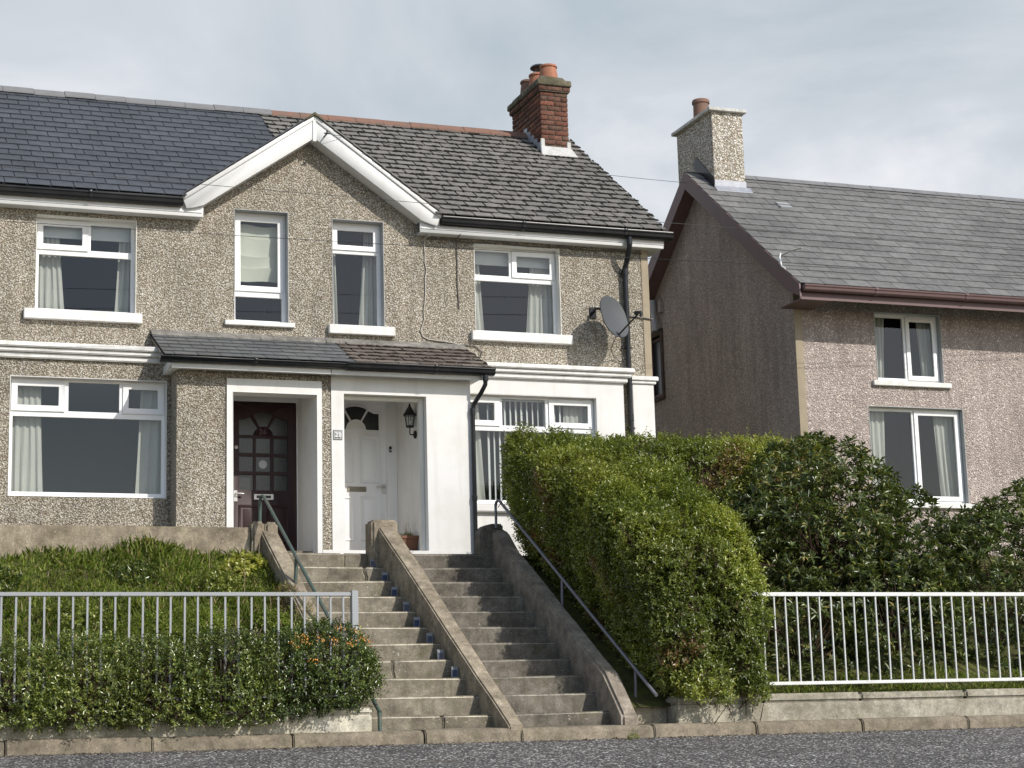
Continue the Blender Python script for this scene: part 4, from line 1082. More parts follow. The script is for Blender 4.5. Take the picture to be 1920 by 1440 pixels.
# ---------------------------------------------------------------- handrails
def rail(name, base, label, path, r, posts, mat, pr):
    t = thing(name, base, label, 'handrail', 'pipe handrails beside the steps')
    m_ = MB(); m_.tube(path, r, 12); part('rail', m_, mat, t, smooth=50)
    for a, b in posts:
        m_ = MB(); m_.tube([a, b], pr, 12); part('post', m_, mat, t, smooth=50)
A, B = Vector((5.235, -1.97, 3.045)), Vector((5.60, -5.75, .30))
lp = lambda f: A.lerp(B, f)
rail('handrail', (5.3, -3, 1), 'green painted pipe handrail, paint worn, left of the left steps', [(5.205, -1.90, 2.98), (5.21, -1.91, 3.03), (5.222, -1.94, 3.055), A, lp(.3), lp(.36), lp(1.0)], .021,
     [((5.205, -1.88, 2.70), (5.205, -1.90, 3.0)), (lp(.318)+Vector((0, 0, -.02)), lp(.318)+Vector((-.012, .02, -.42))), (lp(.995), (5.602, -5.74, .06))], m_green_pipe, .023)
A2, B2 = Vector((8.36, -1.97, 3.035)), Vector((8.71, -5.86, .42))
lq = lambda f: A2.lerp(B2, f)
rail('handrail', (8.5, -3, 1), 'grey pipe handrail in front of the hedge, right of the steps', [(8.325, -1.90, 2.99), (8.33, -1.91, 3.03), (8.345, -1.94, 3.05), A2, lq(.5), lq(1)], .020,
     [((8.325, -1.90, 2.70), (8.325, -1.90, 3.0)), (lq(.44), lq(.44)+Vector((-.01, 0, -.34))), (lq(.885), lq(.885)+Vector((-.01, .02, -.42)))], m_grey_pipe, .018)

# ---------------------------------------------------------------- street railings
t = thing('railing', (3, -5.7, .35), 'grey galvanised railing with square end post, left of the steps', 'railing', 'metal railings on the street walls')
m_ = MB(); m_.box(-7, 5.36, -5.722, -5.678, 1.515, 1.555); part('top_rail', m_, m_galv, t, bevel=.004)
m_ = MB(); m_.box(-7, 5.33, -5.715, -5.685, .47, .50); part('bottom_rail', m_, m_galv, t, bevel=.003)
m_ = MB(); m_.box(5.315, 5.385, -5.74, -5.66, .30, 1.572); part('post', m_, m_galv, t, bevel=.004)
m_ = MB(); x = 5.36-.13; i = 0
pb = None
while x > -1.6:
    m_ = MB(); m_.box(x-.010, x+.010, -5.71, -5.69, .49, 1.517)
    if pb is None: pb = part('bar', m_, m_galv, t); x_first = x
    else:
        c = pb.copy(); COL.objects.link(c); c.parent = t; c.location = ((x-x_first)*GU+random.uniform(-.004, .004), random.uniform(-.003, .003), 0); sh_ = random.uniform(-.006, .006); c.rotation_euler = (0, sh_, 0); c.location.x += -sh_*(ROOT[t.name].z*-1+1.0)
    x -= .139
t = thing('railing', (12, -5.65, .4), 'pale metal railing in front of the dark rhododendron, its end swallowed by the hedge', 'railing', 'metal railings on the street walls')
m_ = MB(); m_.box(9.95, 19, -5.672, -5.628, 1.515, 1.56); part('top_rail', m_, m_galv_white, t, bevel=.004)
m_ = MB(); m_.box(9.95, 19, -5.67, -5.63, .51, .548); part('bottom_rail', m_, m_galv_white, t, bevel=.004)
pb = None; x = 10.17
while x < 15.5:
    m_ = MB(); m_.tube([(x, -5.65, .545), (x, -5.65, 1.52)], .012, 8)
    if pb is None: pb = part('bar', m_, m_galv_white, t, smooth=50); x_first = x
    else:
        c = pb.copy(); COL.objects.link(c); c.parent = t; c.location = ((x-x_first)*GU+random.uniform(-.004, .004), random.uniform(-.003, .003), 0); sh_ = random.uniform(-.006, .006); c.rotation_euler = (0, sh_, 0); c.location.x += -sh_*(ROOT[t.name].z*-1+1.0)
    x += .148

GARD[0] = False
# ---------------------------------------------------------------- right neighbour
RH = thing('house', (16.5, 0, 2.3), 'brown pebbledash house at the far right with maroon bargeboards and tall pebbledash chimney', 'house')
RS = .76; rEY, rEZ = -.56, 6.60; rRY = 3.18; rRZ = rEZ+RS*(rRY-rEY); XW = 14.0
rBY = rRY+(rRY-.1)
w = MB()
w.plate([(.1, 2.0), (6.3, 2.0), (6.3, 7.0), (rRY, rRZ-.12), (.1, 7.0)], [rect(4.95, 5.55, 5.90, 6.98)], XW, XW+.03, 'x')
w.plate([(XW+.03, 2.0), (21, 2.0), (21, 7.0), (XW+.03, 7.0)], [rect(15.2, 16.9, 3.4, 4.9), rect(15.4, 16.6, 5.3, 6.4)], .1, .13)
part('wall', w, m_dash_brown, RH, smooth=0)
w = MB(); w.box(XW-.012, XW+.12, .085, .099, 2.0, 6.6); part('corner_strip', w, m_render, RH)
for (a, b, c, d_) in ((15.2, 16.9, 3.4, 4.9), (15.4, 16.6, 5.3, 6.4)):
    window(RH, a, b, c, d_, .2, [(a+.06, (a+b)/2-.03, c+.07, d_-.06, False), ((a+b)/2+.03, b-.06, c+.07, d_-.06, True)], .05, m_reveal, .1, (a-.1, b+.1, c+.02, .1, .06))
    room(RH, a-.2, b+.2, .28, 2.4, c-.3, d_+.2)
for i_, (a, b, c, d_, lab) in enumerate(((15.25, 15.62, 3.42, 4.88, 'pale curtain at the left of the lower window of the brown house'), (16.5, 16.86, 3.42, 4.88, 'pale curtain at the right of the lower window of the brown house'), (15.45, 15.72, 5.32, 6.38, 'pale curtain at the left of the upper window of the brown house'), (16.3, 16.56, 5.32, 6.38, 'pale curtain at the right of the upper window of the brown house'))):
    solo('curtain', pleats(a, b, c, d_, .34, 4, .022, (lambda a, b, i: (lambda f: (a, b-.07*f) if i % 2 == 0 else (a+.07*f, b)))(a, b, i_)), m_curtain, ((a+b)/2, .34, c), lab, 'curtain', 'cream curtains', smooth=60)
# side window
s_ = MB(); s_.plate(rect(4.95, 5.55, 5.90, 6.98), [rect(5.00, 5.50, 5.96, 6.93)], XW+.06, XW+.12, 'x'); sw = part('window', s_, m_maroon, RH)
s_ = MB(); s_.add([(XW+.09, 5.0, 5.96), (XW+.09, 5.5, 5.96), (XW+.09, 5.5, 6.93), (XW+.09, 5.0, 6.93)], [(0, 1, 2, 3)]); part('pane', s_, m_doorglass, sw)
s_ = MB(); s_.plate(rect(4.86, 5.64, 5.82, 7.08), [rect(4.95, 5.55, 5.90, 6.98)], XW-.03, XW+.05, 'x'); part('surround', s_, m_stone, sw, bevel=.006)
s_ = MB(); s_.tube([(XW-.10, 5.05, 7.62), (XW-.10, 5.05, 7.42), (XW-.09, 5.05, 7.40)], .06, 14); s_.tube([(XW-.10, 5.0, 7.24), (XW-.10, 4.98, 7.05)], .05, 14); s_.tube([(XW-.10, 5.04, 7.42), (XW-.10, 5.0, 7.22)], .04, 12)
part('waste_pipe', s_, m_pvc_grey, RH, smooth=50)
s_ = MB(); s_.box(XW-.06, XW, 4.80, 4.92, 7.36, 7.60); part('meter_box', s_, m_dash_brown, RH, bevel=.01)
# roof
u = Vector((1, 0, 0)); v = Vector((0, 1, RS)).normalized(); rl = (rRY-rEY)*math.sqrt(1+RS*RS)
tl = MB(); tiles(tl, (13.75, rEY, rEZ), u, v, 7.5, rl, .42, .26, .010, .008, .007, .002, 0, None, .5)
rf = part('roof', tl, m_slate_right, RH, smooth=0)
tl2 = MB(); tl2.quad((13.75, rEY, rEZ-.012), (21.2, rEY, rEZ-.012), (21.2, rRY, rRZ-.012), (13.75, rRY, rRZ-.012)); tl2.quad((13.75, rRY, rRZ-.012), (21.2, rRY, rRZ-.012), (21.2, 7.0, rEZ-.1), (13.75, 7.0, rEZ-.1)); part('underlay', tl2, m_black, rf)
rd = MB(); x = 14.62
while x < 21:
    c = (rRY, rRZ+.03+random.uniform(-.004, .004))
    rd.prism([(c[0]-.14, c[1]-.10), (c[0]-.03, c[1]), (c[0]+.03, c[1]), (c[0]+.14, c[1]-.10), (c[0], c[1]-.03)], x+.003, x+.45, 'x'); x += .455
part('ridge', rd, m_ridge_grey, rf)
s_ = MB(); nrm = Vector((0, -RS, 1)).normalized(); cv = Vector((15.03, 2.05, rEZ+RS*(2.05-rEY)))
for du, dv, hh_ in ((0, 0, .05), (.0, .14, .05)):
    o0 = cv+v*dv
    pts = [o0-u*.12-v*.06, o0+u*.12-v*.06, o0+u*.12+v*.06, o0-u*.12+v*.06]
    s_.hexa([p_+nrm*.01 for p_ in pts]+[p_+nrm*(.055 if i < 2 else .03) for i, p_ in enumerate(pts)])
part('roof_vent', s_, m_pvc_grey, rf, bevel=.006)
# bargeboards front and back slope, dark soffit
bb = MB(); dpt = .30
tz = lambda y: rRZ-RS*abs(y-rRY)
bb.prism([(rEY, tz(rEY)), (rRY, tz(rRY)), (rRY, tz(rRY)-dpt), (rEY+.33, tz(rEY+.33)-dpt), (rEY-.02, tz(rEY)-.20)], 13.74, 13.765, 'x')
bb.prism([(rRY, tz(rRY)), (7.0, tz(7.0)), (6.7, tz(6.7)-dpt), (rRY, tz(rRY)-dpt)], 13.74, 13.765, 'x')
bg = part('bargeboard', bb, m_maroon, RH)
sf = MB(); sf.quad((13.766, rEY+.2, tz(rEY+.2)-dpt+.03), (XW, rEY+.2, tz(rEY+.2)-dpt+.03), (XW, rRY, tz(rRY)-dpt+.03), (13.766, rRY, tz(rRY)-dpt+.03)); sf.quad((13.766, 6.9, tz(6.9)-dpt+.03), (XW, 6.9, tz(6.9)-dpt+.03), (XW, rRY, tz(rRY)-dpt+.03), (13.766, rRY, tz(rRY)-dpt+.03)); sf.box(13.765, XW+.3, rEY, .1, 6.36, 6.38)
part('soffit', sf, m_maroon, bg)
fs = MB(); fs.box(13.766, 21, rEY+.03, rEY+.055, 6.37, 6.58); part('fascia', fs, m_maroon, RH)
gutter(RH, 13.80, 21, rEY-.10, 6.575, .10, m_maroon)
# pebbledash chimney
c = MB(); cx0, cx1, cy0, cy1 = 14.03, 14.605, 2.62, 4.0
c.box(cx0, cx1, cy0, cy1, 8.6, 10.375); ch = part('chimney', c, m_dash_new, RH)
c = MB(); c.box(cx0-.075, cx1+.065, cy0-.075, cy1+.075, 10.378, 10.435); part('capping', c, m_slabwhite, ch, bevel=.006)
c = MB(); pot(c, (14.34, 3.62, 10.43), .14, .135, .50, .02); part('chimney_pot', c, m_terr_old, ch, smooth=40)
zr = lambda y: rEZ+RS*(y-rEY)
c = MB(); c.prism([(cy0-.02, zr(cy0)-.0), (cy0+.72, zr(cy0+.72)), (cy0+.72, zr(cy0+.72)+.12), (cy0+.62, zr(cy0+.62)+.26), (cy0-.02, zr(cy0)+.16)], cx0-.016, cx0-.003, 'x'); part('flashing', c, m_black, ch)
c = MB(); c.box(cx0-.01, cx1+.012, cy0-.018, cy0-.002, zr(cy0)-.02, zr(cy0)+.15); c.hexa([(cx0-.02, cy0-.12, zr(cy0-.12)+.018), (cx1+.08, cy0-.12, zr(cy0-.12)+.018), (cx1+.08, cy0, zr(cy0)+.02), (cx0-.02, cy0, zr(cy0)+.02), (cx0-.02, cy0-.12, zr(cy0-.12)+.026), (cx1+.08, cy0-.12, zr(cy0-.12)+.026), (cx1+.08, cy0-.018, zr(cy0)+.05), (cx0-.02, cy0-.018, zr(cy0)+.05)]); part('apron', c, m_lead, ch)
# aerial lead bracket on the bargeboard
t = thing('cable_bracket', (13.7, -.1, 7.0), 'small white hook and cable on the maroon bargeboard of the far right house', 'bracket')
c = MB(); c.tube([(13.72, -.05, 7.14), (13.70, -.12, 7.17), (13.66, -.16, 7.10), (13.66, -.20, 6.95), (13.66, -.32, 6.88)], .012, 8); part('hook', c, m_upvc, t, smooth=60)
c = MB(); c.tube([(13.72, -.05, 7.14), (13.72, -.35, 7.14), (13.72, -.75, 7.10)], .010, 8); part('stay', c, m_cable_white, t, smooth=60)

# ---------------------------------------------------------------- cables
def cable(pts, r, mat, label, cat='cable', group='cables on the front wall', n=6):
    m_ = MB(); m_.tube(pts, r, n); b = pts[0]
    return solo('cable', m_, mat, b, label, cat, group, smooth=60)
def sag(a, b, s, n=18):
    a, b = Vector(a), Vector(b); return [a.lerp(b, i/n)-Vector((0, 0, s*4*(i/n)*(1-i/n))) for i in range(n+1)]
j = lambda: random.uniform(-.012, .012)
pts = [(8.05, -.16, 7.07), (8.03, -.02, 7.05)]+[(8.02+j()+.02*math.sin(z*5), -.012, z) for z in np.arange(6.95, 5.8, -.12)]+[(7.945, -.012, 5.70), (7.98, -.012, 5.62), (8.06, -.012, 5.585), (8.15, -.02, 5.575), (8.28, -.02, 5.565), (8.42, -.02, 5.55), (8.55, -.02, 5.52)]
cable(pts, .010, m_cable_white, 'pale cable running down the pebbledash from the gable foot to the porch roof')
cable([(8.505, -.22, 7.10), (8.507, -.03, 7.07), (8.515, -.014, 6.8), (8.51, -.014, 6.4), (8.527, -.014, 6.06)], .008, m_cable, 'short brown cable hanging below the eaves between the upper windows')
cable([(8.04, -.015, 7.065)]+[(x, -.015, 7.055+.012*math.sin(x*7)) for x in np.arange(8.2, 11.3, .2)]+[(11.42, -.015, 7.05)], .012, m_cable, 'dark cable clipped along under the eaves soffit')
cable([(8.50, -.016, 5.53), (8.75, -.016, 5.52), (8.86, -.016, 5.44), (8.82, -.016, 5.33), (8.72, -.016, 5.26), (8.62, -.016, 5.34), (8.58, -.016, 5.48)], .007, m_cable, 'loop of loose cable on the pebbledash beside the porch roof end')
cable([(11.16, -.02, 6.08), (11.3, -.016, 6.075), (11.45, -.03, 6.06), (11.56, -.03, 6.05)], .010, m_cable, 'dark cable crossing from the downpipe to the house corner')
cable([tuple(dcn-upv*.28-n_*.03), (10.78, -.20, 5.52), (10.90, -.05, 5.44), (11.02, -.02, 5.38), (11.07, -.02, 5.2)], .008, m_cable, 'thin black cable from the satellite dish down to the cornice')
# overhead lines across the street front
def wire(a, b, s, label): cable(sag(a, b, s, 24), .0036, m_wire, label, 'overhead wire', 'overhead wires')
WIRES = True

GARD[0] = True
# ---------------------------------------------------------------- planting
def hedge_surface(n, x0, x1, y0, y1, z0, H, rad, shear, faces):
    """random points and outward normals on a round-cornered box whose height follows the slope"""
    areas = {'left': (y1-y0)*H, 'right': (y1-y0)*H*faces.get('right', 1), 'front': (x1-x0)*H, 'back': (x1-x0)*H*faces.get('back', .3), 'top': (x1-x0)*(y1-y0)}
    ks = [k for k in areas if faces.get(k, 1) > 0]; pr = np.array([areas[k] for k in ks]); pr = pr/pr.sum()
    ch = RNG.choice(len(ks), n, p=pr); P = np.zeros((n, 3)); N = np.zeros((n, 3))
    a, b = RNG.uniform(0, 1, n), RNG.uniform(0, 1, n)
    for i, k in enumerate(ks):
        m_ = ch == i
        if k in ('left', 'right'): P[m_] = np.stack([np.full(m_.sum(), x0 if k == 'left' else x1), y0+(y1-y0)*a[m_], H*b[m_]], 1); N[m_] = (-1 if k == 'left' else 1, 0, 0)
        elif k in ('front', 'back'): P[m_] = np.stack([x0+(x1-x0)*a[m_], np.full(m_.sum(), y0 if k == 'front' else y1), H*b[m_]], 1); N[m_] = (0, -1 if k == 'front' else 1, 0)
        else: P[m_] = np.stack([x0+(x1-x0)*a[m_], y0+(y1-y0)*b[m_], np.full(m_.sum(), H)], 1); N[m_] = (0, 0, 1)
    inner = np.stack([np.clip(P[:, 0], x0+rad, x1-rad), np.clip(P[:, 1], y0+rad, y1-rad), np.clip(P[:, 2], 0, H-rad)], 1)
    d = P-inner; L = np.linalg.norm(d, axis=1, keepdims=True); d = d/(L+1e-9)
    edge = (L[:, 0] > rad*1.0001)
    P = np.where(edge[:, None], inner+d*rad, P); N = np.where((L[:, 0] > 1e-6)[:, None], d, N)
    return P, N
def hedge(name, label, group, n, x0, x1, y0, y1, z0, H, rad, shear, faces, mat, lump=.12, L=(.032, .056), Wd=(.016, .027), nl=7, skew=0.0, lean=0.0):
    base = ((x0+x1)/2, (y0+y1)/2, z0+shear*(y1-y0)/2)
    t = thing(name, base, label, 'hedge', group)
    P, N = hedge_surface(n, x0, x1, y0, y1, z0, H, rad, shear, faces)
    calm = np.where(N[:, 0] < -.5, .4, 1.0) if lean else 1.0
    bump = calm*lump*(noise3(P, 2.2, 3)+.8*noise3(P, 5.5, 4)+.7*noise3(P, 11, 5)+.4*noise3(P, 21, 6))
    hgt = np.clip(P[:, 2]/H, 0, 1)
    depth = -RNG.exponential(.075, n)
    Q = P+N*(bump+depth)[:, None]
    # soft shaggy bottom edge
    Q[:, 2] += z0+shear*(Q[:, 1]-y0)
    Q[:, 0] += skew*(y1-Q[:, 1])*np.clip((x1-Q[:, 0])/(x1-x0), 0, 1)
    Q[:, 0] += lean*(hgt-.35)*np.clip((x1-Q[:, 0])/(x1-x0), 0, 1)
    T = N*.75+RNG.normal(size=(n, 3))*.45+np.array([0, 0, .45])
    sl = RNG.uniform(.05, .13, n)
    wild = RNG.uniform(0, 1, n) < .045
    sl[wild] *= RNG.uniform(1.5, 2.8, wild.sum()); T[wild, 2] += .8
    V, F = sprigs(Q, T, nl, sl, L, Wd)
    patch = np.clip(.5+.6*noise3(Q, 1.7, 9)+.5*noise3(Q, 4.5, 19), 0, 1)
    r = np.clip(RNG.beta(1.8, 2.4, n*nl)*.62+np.tile(patch, nl)*.40+RNG.normal(0, .05, n*nl), 0, .93)
    brown = (np.tile(noise3(Q, 3.3, 21), nl) > .50) & (RNG.uniform(0, 1, n*nl) < .55); r[brown] = .95
    pale = RNG.uniform(0, 1, n*nl) < .012; r[pale] = 1
    foliage_obj('foliage', V, F, mat, ROOT[t.name], t, np.concatenate([r, r]))
    # woody inside
    k = int(n*.05); m_ = MB()
    for i in RNG.choice(n, min(k, 900), replace=False):
        p_, q_ = Vector(Q[i]), Vector(N[i]); d_ = (q_*.4+Vector(RNG.normal(size=3))*.5+Vector((0, 0, .7))).normalized()
        l_ = random.uniform(.15, .35); m_.tube([p_-d_*l_, p_-d_*l_*.3+Vector((j(), j(), j())), p_+d_*.06], [.006, .004, .0025], 4, False)
    part('twigs', m_, m_twig, t, smooth=0, kind='stuff')
    cP = MB(); ins = .20
    a0, a1, b0, b1 = x0+ins+.2*(skew > 0), x1-ins, y0+ins, y1-ins
    zz = lambda y, h: z0+shear*(y-y0)+h
    c2 = .22
    cP.hexa([(a0, b0, zz(b0, .0)), (a1, b0, zz(b0, .0)), (a1, b1, zz(b1, .0)), (a0, b1, zz(b1, 0)), (a0, b0, zz(b0, H-ins-c2)), (a1, b0, zz(b0, H-ins-c2)), (a1, b1, zz(b1, H-ins-c2)), (a0, b1, zz(b1, H-ins-c2))])
    cP.hexa([(a0, b0, zz(b0, H-ins-c2)+.001), (a1, b0, zz(b0, H-ins-c2)+.001), (a1, b1, zz(b1, H-ins-c2)+.001), (a0, b1, zz(b1, H-ins-c2)+.001), (a0+c2, b0+c2, zz(b0+c2, H-ins)), (a1-c2, b0+c2, zz(b0+c2, H-ins)), (a1-c2, b1-c2, zz(b1-c2, H-ins)), (a0+c2, b1-c2, zz(b1-c2, H-ins))])
    part('branches', cP, m_twig, t)  # solid dark core added to stop sight and sun passing through the foliage
    return t
hedge('privet_hedge', 'tall clipped privet hedge running down beside the right flight of steps to the street', 'privet hedges', 25000, 8.63, 10.08, -6.0, -1.72, .32, 1.98, .38, .405, {'right': .6, 'back': .35}, m_privet, .19, skew=.035, lean=-.54)
hedge('privet_hedge', 'level-topped privet hedge across the garden behind the rhododendron, in front of the bay', 'privet hedges', 10000, 9.4, 13.2, -2.3, -1.45, 1.95, 1.93, .25, 0, {'right': .6, 'back': .3, 'left': .3}, m_privet, .06)

def bush(name, label, cat, blobs, n, nl, mat, L, Wd, sl, spread, base, group=None, twigs=200, zmin=None, upb=.4, rndf=None, keep=None):
    t = thing(name, base, label, cat, group)
    tot = sum(b[3]*b[4]+b[4]*b[5]+b[3]*b[5] for b in blobs); Ps, Ns = [], []
    for b in blobs:
        k = int(n*(b[3]*b[4]+b[4]*b[5]+b[3]*b[5])/tot); d = unit(RNG.normal(size=(k, 3)))
        rr = np.clip(1-RNG.exponential(.09, k), .35, 1)+.15*noise3(d*2.0+np.array(b[:3]), 2.2, 8)+.07*noise3(d*2+np.array(b[:3]), 5, 18)
        P = np.array(b[:3])+d*np.array(b[3:6])*rr[:, None]
        Ps.append(P); Ns.append(unit(d/np.array(b[3:6])))
    P = np.concatenate(Ps); N = np.concatenate(Ns)
    # drop what is buried deep inside another clump
    ok = np.ones(len(P), bool)
    for b in blobs:
        q = ((P-np.array(b[:3]))/np.array(b[3:6])); ok &= ~((q**2).sum(1) < .40)
    if zmin is not None: ok &= P[:, 2] > zmin
    if keep is not None: ok &= keep(P)
    P, N = P[ok], N[ok]; k = len(P)
    T = N*.7+RNG.normal(size=(k, 3))*.45+np.array([0, 0, upb])
    V, F = sprigs(P, T, nl, RNG.uniform(*sl, k), L, Wd, spread)
    r = RNG.beta(2, 2.4, k*nl)*.94
    if rndf is not None: r = rndf(r, np.tile(P, (nl, 1)))
    foliage_obj('foliage', V, F, mat, ROOT[t.name], t, np.concatenate([r, r]))
    m_ = MB()
    for i in RNG.choice(k, min(twigs, k), replace=False):
        p_ = Vector(P[i]); b = min(blobs, key=lambda b: ((Vector(b[:3])-p_).length)); c_ = Vector(b[:3])-Vector((0, 0, b[5]*.6))
        wtw = min(1, b[5]/.4)
        mid = p_.lerp(c_, .5)+Vector((random.uniform(-.08, .08), random.uniform(-.08, .08), random.uniform(0, .1)))
        m_.tube([p_.lerp(c_, .95), mid, p_], [.012*wtw, .007*wtw, .003*wtw], 5, False)
    part('branches', m_, m_twig, t, kind='stuff')
    return t, P, N
bush('rhododendron', 'dark glossy rhododendron behind the pale railing, right of the privet hedge', 'shrub',
     [(11.75, -3.9, 1.75, 1.15, 1.0, 1.35), (12.1, -3.6, 2.75, 1.15, .95, .95), (11.2, -4.6, 1.1, .75, .6, .8), (12.6, -4.5, 1.3, .9, .8, 1.0), (11.3, -3.4, 2.2, .7, .7, .85)],
     3700, 9, m_rhodo, (.075, .125), (.024, .038), (.02, .05), 1.15, (11.9, -3.9, .8), None, 260, .45, .5, lambda r, P: np.where(RNG.uniform(0, 1, len(r)) < .05, .97, r))
bush('rhododendron', 'rounded dark evergreen shrub at the far right before the brown house', 'shrub',
     [(14.2, -4.2, 1.5, 1.3, 1.0, 1.2), (15.2, -3.8, 1.8, 1.2, 1.0, 1.3), (13.3, -3.6, 1.9, .9, .8, 1.2)],
     3300, 9, m_rhodo, (.075, .125), (.024, .038), (.02, .05), 1.15, (14.4, -4, .8), None, 160, .45, .5)
tb, PB, NB = bush('flowering_shrub', 'low dark spiny shrub with clusters of orange blossom spilling over the left street wall', 'shrub',
     [(5.05, -5.66, .76, .50, .45, .47), (4.55, -5.70, .68, .55, .45, .44), (3.95, -5.70, .66, .6, .45, .48), (3.3, -5.7, .62, .6, .45, .45), (2.6, -5.7, .66, .6, .45, .46), (1.9, -5.7, .6, .6, .45, .44), (1.2, -5.7, .6, .6, .45, .44), (5.33, -5.66, .68, .26, .32, .30), (4.1, -5.92, .42, .5, .2, .24), (3.4, -5.92, .40, .5, .2, .22), (2.5, -5.92, .40, .6, .2, .22)],
     13000, 7, m_berb, (.026, .048), (.013, .023), (.04, .12), .95, (4, -5.5, .35), None, 420, .24, .55, lambda r, P: np.clip(r*.8+.25*np.clip(noise3(P, 2.0, 31), -.3, 1)+np.where(P[:, 0] < 4.45, .24, .02), 0, .98))
# blossom clusters on the sunny top
spots = [(5.12, 1.17), (5.28, 1.13), (5.34, 1.06), (5.40, 1.02), (5.02, 1.04), (4.74, 1.03), (4.70, 1.08), (4.62, 1.0), (4.78, .84), (5.22, 1.0), (4.88, 1.06)]
fv = []
for (x_, z_) in spots:
    for _ in range(19):
        fv.append((x_+random.gauss(0, .03), -6.17+random.gauss(0, .03)+.46*(z_-.8), z_+random.gauss(0, .022)))
fv = np.array(fv); V, F = leaf_arrays(fv, RNG.normal(size=fv.shape)+[0, -.4, .3], RNG.normal(size=fv.shape), RNG.uniform(.014, .024, len(fv)), RNG.uniform(.010, .016, len(fv)))
fo = foliage_obj('blossom', V, F, m_flower, ROOT[tb.name], tb)
# upright spiny shoots at the right side of the shrub
sp_ = np.array([[5.42+random.uniform(-.05, .06), -5.62+random.uniform(-.1, .1), .55+random.uniform(0, .35)] for _ in range(20)])
V, F = sprigs(sp_, RNG.normal(size=sp_.shape)*.25+[.45, 0, .8], 34, RNG.uniform(.2, .34, len(sp_)), (.016, .028), (.006, .010), 1.0)
foliage_obj('shoots', V, F, m_berb, ROOT[tb.name], tb)

# grass bank on the left (uncountable)
def blades(name, n, area, h, mat, zf, wid=.006, lean=.5):
    x = RNG.uniform(area[0], area[1], n); y = RNG.uniform(area[2], area[3], n)
    P = np.stack([x, y, zf(x, y)], 1); hh_ = RNG.uniform(h[0], h[1], n)*(.6+.4*(noise3(P, 2.5, 5)+1))
    D = RNG.normal(size=(n, 3))*[lean, lean, .15]+[0, -.15, 1]
    V, F = leaf_arrays(P, D, RNG.normal(size=(n, 3)), hh_, np.full(n, wid), .1, .35)
    r = RNG.beta(2, 2.2, n)
    me = fast_mesh(name, g_arr(V), F, np.concatenate([r, r]), mat); o = bpy.data.objects.new(name, me); COL.objects.link(o)
    return tag(o, kind='stuff')
bz = np.vectorize(bank_z)
o = blades('grass', 30000, (1.0, 5.25, -5.35, -1.95), (.03, .15), m_grass, lambda x, y: bz(x, y)-.015, .010, .8); tag(o, 'rough green grass on the bank left of the steps', 'grass')
o = blades('grass', 6000, (10.1, 16, -5.62, -5.1), (.03, .10), m_grass, lambda x, y: bz(x, y)+.02); tag(o, 'fringe of low grass under the pale railing', 'grass')
# small plants on the bank
bush('bank_plant', 'low yellow-green weed on the bank beside the stained concrete wall', 'plant', [(4.93, -2.35, 2.16, .20, .15, .12), (4.75, -2.5, 2.08, .15, .12, .09)], 170, 6, m_privet, (.04, .06), (.025, .04), (.02, .05), 1.0, (4.95, -2.15, 2.0), None, 6, None, .5, lambda r, P: np.clip(r*.3+.66, 0, .9))
bush('bank_plant', 'dry brownish dwarf shrub at the edge of the sloping left wall', 'plant', [(5.22, -3.25, 1.62, .16, .2, .2), (5.3, -3.6, 1.4, .14, .2, .18)], 300, 7, m_privet, (.02, .035), (.008, .014), (.05, .1), .9, (5.25, -3.4, 1.4), None, 20, None, .5, lambda r, P: np.where(RNG.uniform(0, 1, len(r)) < .45, .95, r*.7+.2))
bush('bank_plant', 'bushy green weeds on the bank behind the left railing', 'plant', [(5.15, -4.5, 1.05, .25, .35, .3), (4.75, -5.0, .85, .3, .3, .25), (5.2, -5.1, .75, .22, .25, .3)], 900, 7, m_privet, (.022, .04), (.010, .018), (.05, .12), .9, (5.1, -4.6, .8), None, 30, None, .6)
bush('bank_plant', 'leafy green clump on the bank left of the brown stone block', 'plant', [(3.9, -4.7, 1.15, .3, .3, .3), (3.4, -4.6, 1.1, .35, .3, .28)], 700, 7, m_grass, (.03, .05), (.010, .018), (.05, .12), .9, (3.8, -4.7, .9), None, 20, None, .6)
for i_, (x_, y_, w_, lab) in enumerate(((4.45, -3.1, .24, 'broad-leaved weed in the middle of the grass bank'), (4.05, -3.9, .30, 'weed patch on the grass bank above the brown stone block'), (3.5, -2.8, .28, 'dark weed on the upper grass bank at the left'), (2.7, -3.6, .34, 'large weed patch on the far left of the grass bank'), (4.9, -3.9, .22, 'weed beside the dry dwarf shrub on the bank'), (1.9, -2.9, .28, 'weed at the upper far left of the bank'))):
    bush('bank_plant', lab, 'plant', [(x_, y_, bank_z(x_, y_)+.06, w_, w_*.8, .13)], 260, 6, (m_privet, m_grass, m_berb)[i_ % 3], (.03, .055), (.014, .026), (.03, .09), 1.0, (x_, y_, bank_z(x_, y_)), None, 8, None, .6)
m_ = MB()
for i in range(16):
    x_ = random.uniform(4.2, 5.1); y_ = random.uniform(-4.6, -2.2); b0 = Vector((x_, y_, bank_z(x_, y_)-.02)); h = random.uniform(.2, .5); le = random.uniform(-.35, .55)
    m_.tube([b0, b0+Vector((le*h*.4, -.05, h*.55)), b0+Vector((le*h, -.08, h))], [.006, .005, .002], 5)
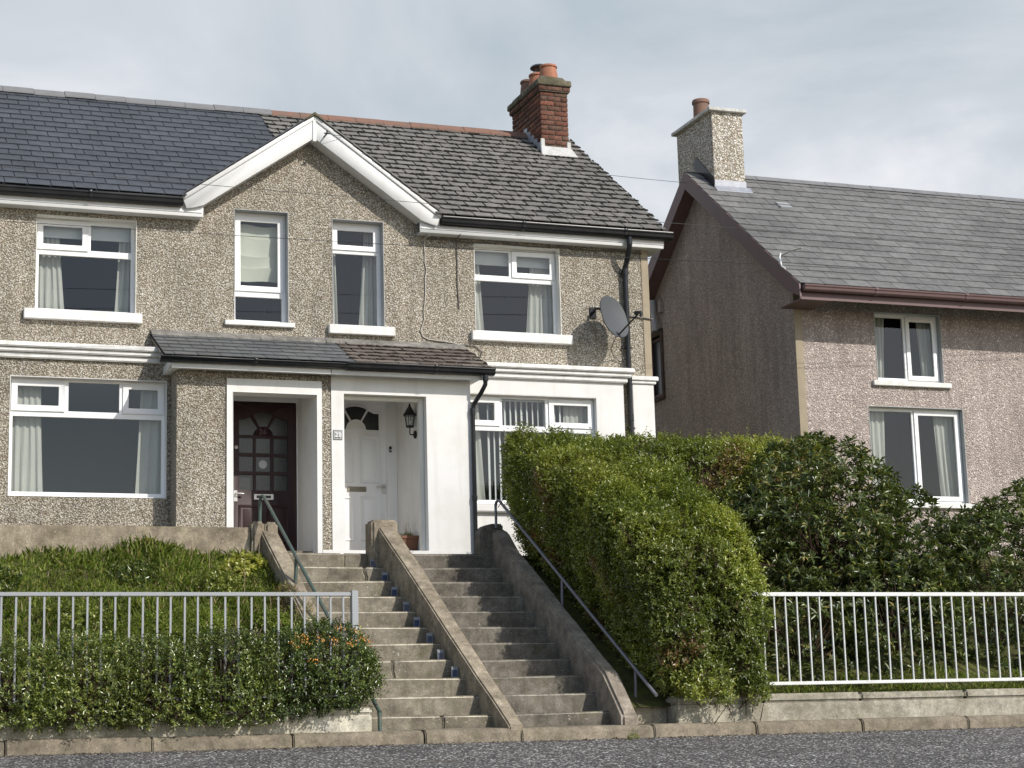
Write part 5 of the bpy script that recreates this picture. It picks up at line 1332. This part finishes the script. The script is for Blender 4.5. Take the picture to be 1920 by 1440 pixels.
solo('dry_stalks', m_, m_dry, (4.7, -3.4, 1.3), 'pale dry stalks sticking up from the grass bank', 'plant', kind='stuff', smooth=0)
m_ = MB(); m_.box(4.08, 4.52, -5.0, -4.55, .3, 1.22); solo('stone_block', m_, m_stone, (4.3, -4.8, .6), 'rough brown stone block set into the grass bank behind the left railing', 'stone', bevel=.03)
n_l = 420; lx = RNG.uniform(1.5, 14, n_l); ly = -5.975-RNG.exponential(.07, n_l)
P_ = np.stack([lx, ly, pave_z(ly)+.006], 1)
V, F = leaf_arrays(P_, RNG.normal(size=(n_l, 3))*[1, 1, .12], np.tile([0, 0, 1.0], (n_l, 1))+RNG.normal(size=(n_l, 3))*.3, RNG.uniform(.018, .045, n_l), RNG.uniform(.010, .024, n_l))
k = M('fallen_leaf'); m_litter = k.fin(k.ramp(k.attr(), [(0, (.05, .032, .018)), (.5, (.14, .085, .04)), (.8, (.24, .17, .08)), (1, (.10, .11, .03))]), .8)
r_ = RNG.uniform(0, 1, n_l)
lo = foliage_obj('leaf_litter', V, F, m_litter, (7, -6, 0), None, np.concatenate([r_, r_])); tag(lo, 'fallen brown leaves and grit along the foot of the kerb', 'leaf litter', None, 'stuff')
# moss tuft on the asphalt by the kerb
bush('moss_tuft', 'small green tuft growing from the asphalt by the kerb', 'plant', [(8.3, -6.12, -.03, .06, .03, .03)], 60, 5, m_privet, (.012, .02), (.006, .01), (.01, .03), 1.0, (8.3, -6.1, -.04), None, 1)

GARD[0] = False
wire((-2, -3.2, 6.75), (22, -1.2, 7.25), .10, 'upper thin black wire crossing the gable and bargeboards')
wire((-2, -2.4, 6.25), (22, -1.0, 6.95), .10, 'lower thin black wire crossing the upper windows')
wire((6.5, -.42, 8.36), (14.02, 3.25, 9.28), .07, 'black drop wire from the gable apex across the roof to the right')
c = MB(); c.tube([(6.5, -.27, 8.36), (6.5, -.43, 8.36), (6.5, -.43, 8.40)], .012, 8); c.tube([(6.46, -.43, 8.36), (6.54, -.43, 8.36)], .010, 8)
solo('wire_hook', c, m_iron, (6.5, -.27, 8.36), 'iron hook on the gable bargeboard holding the drop wire', 'hook')
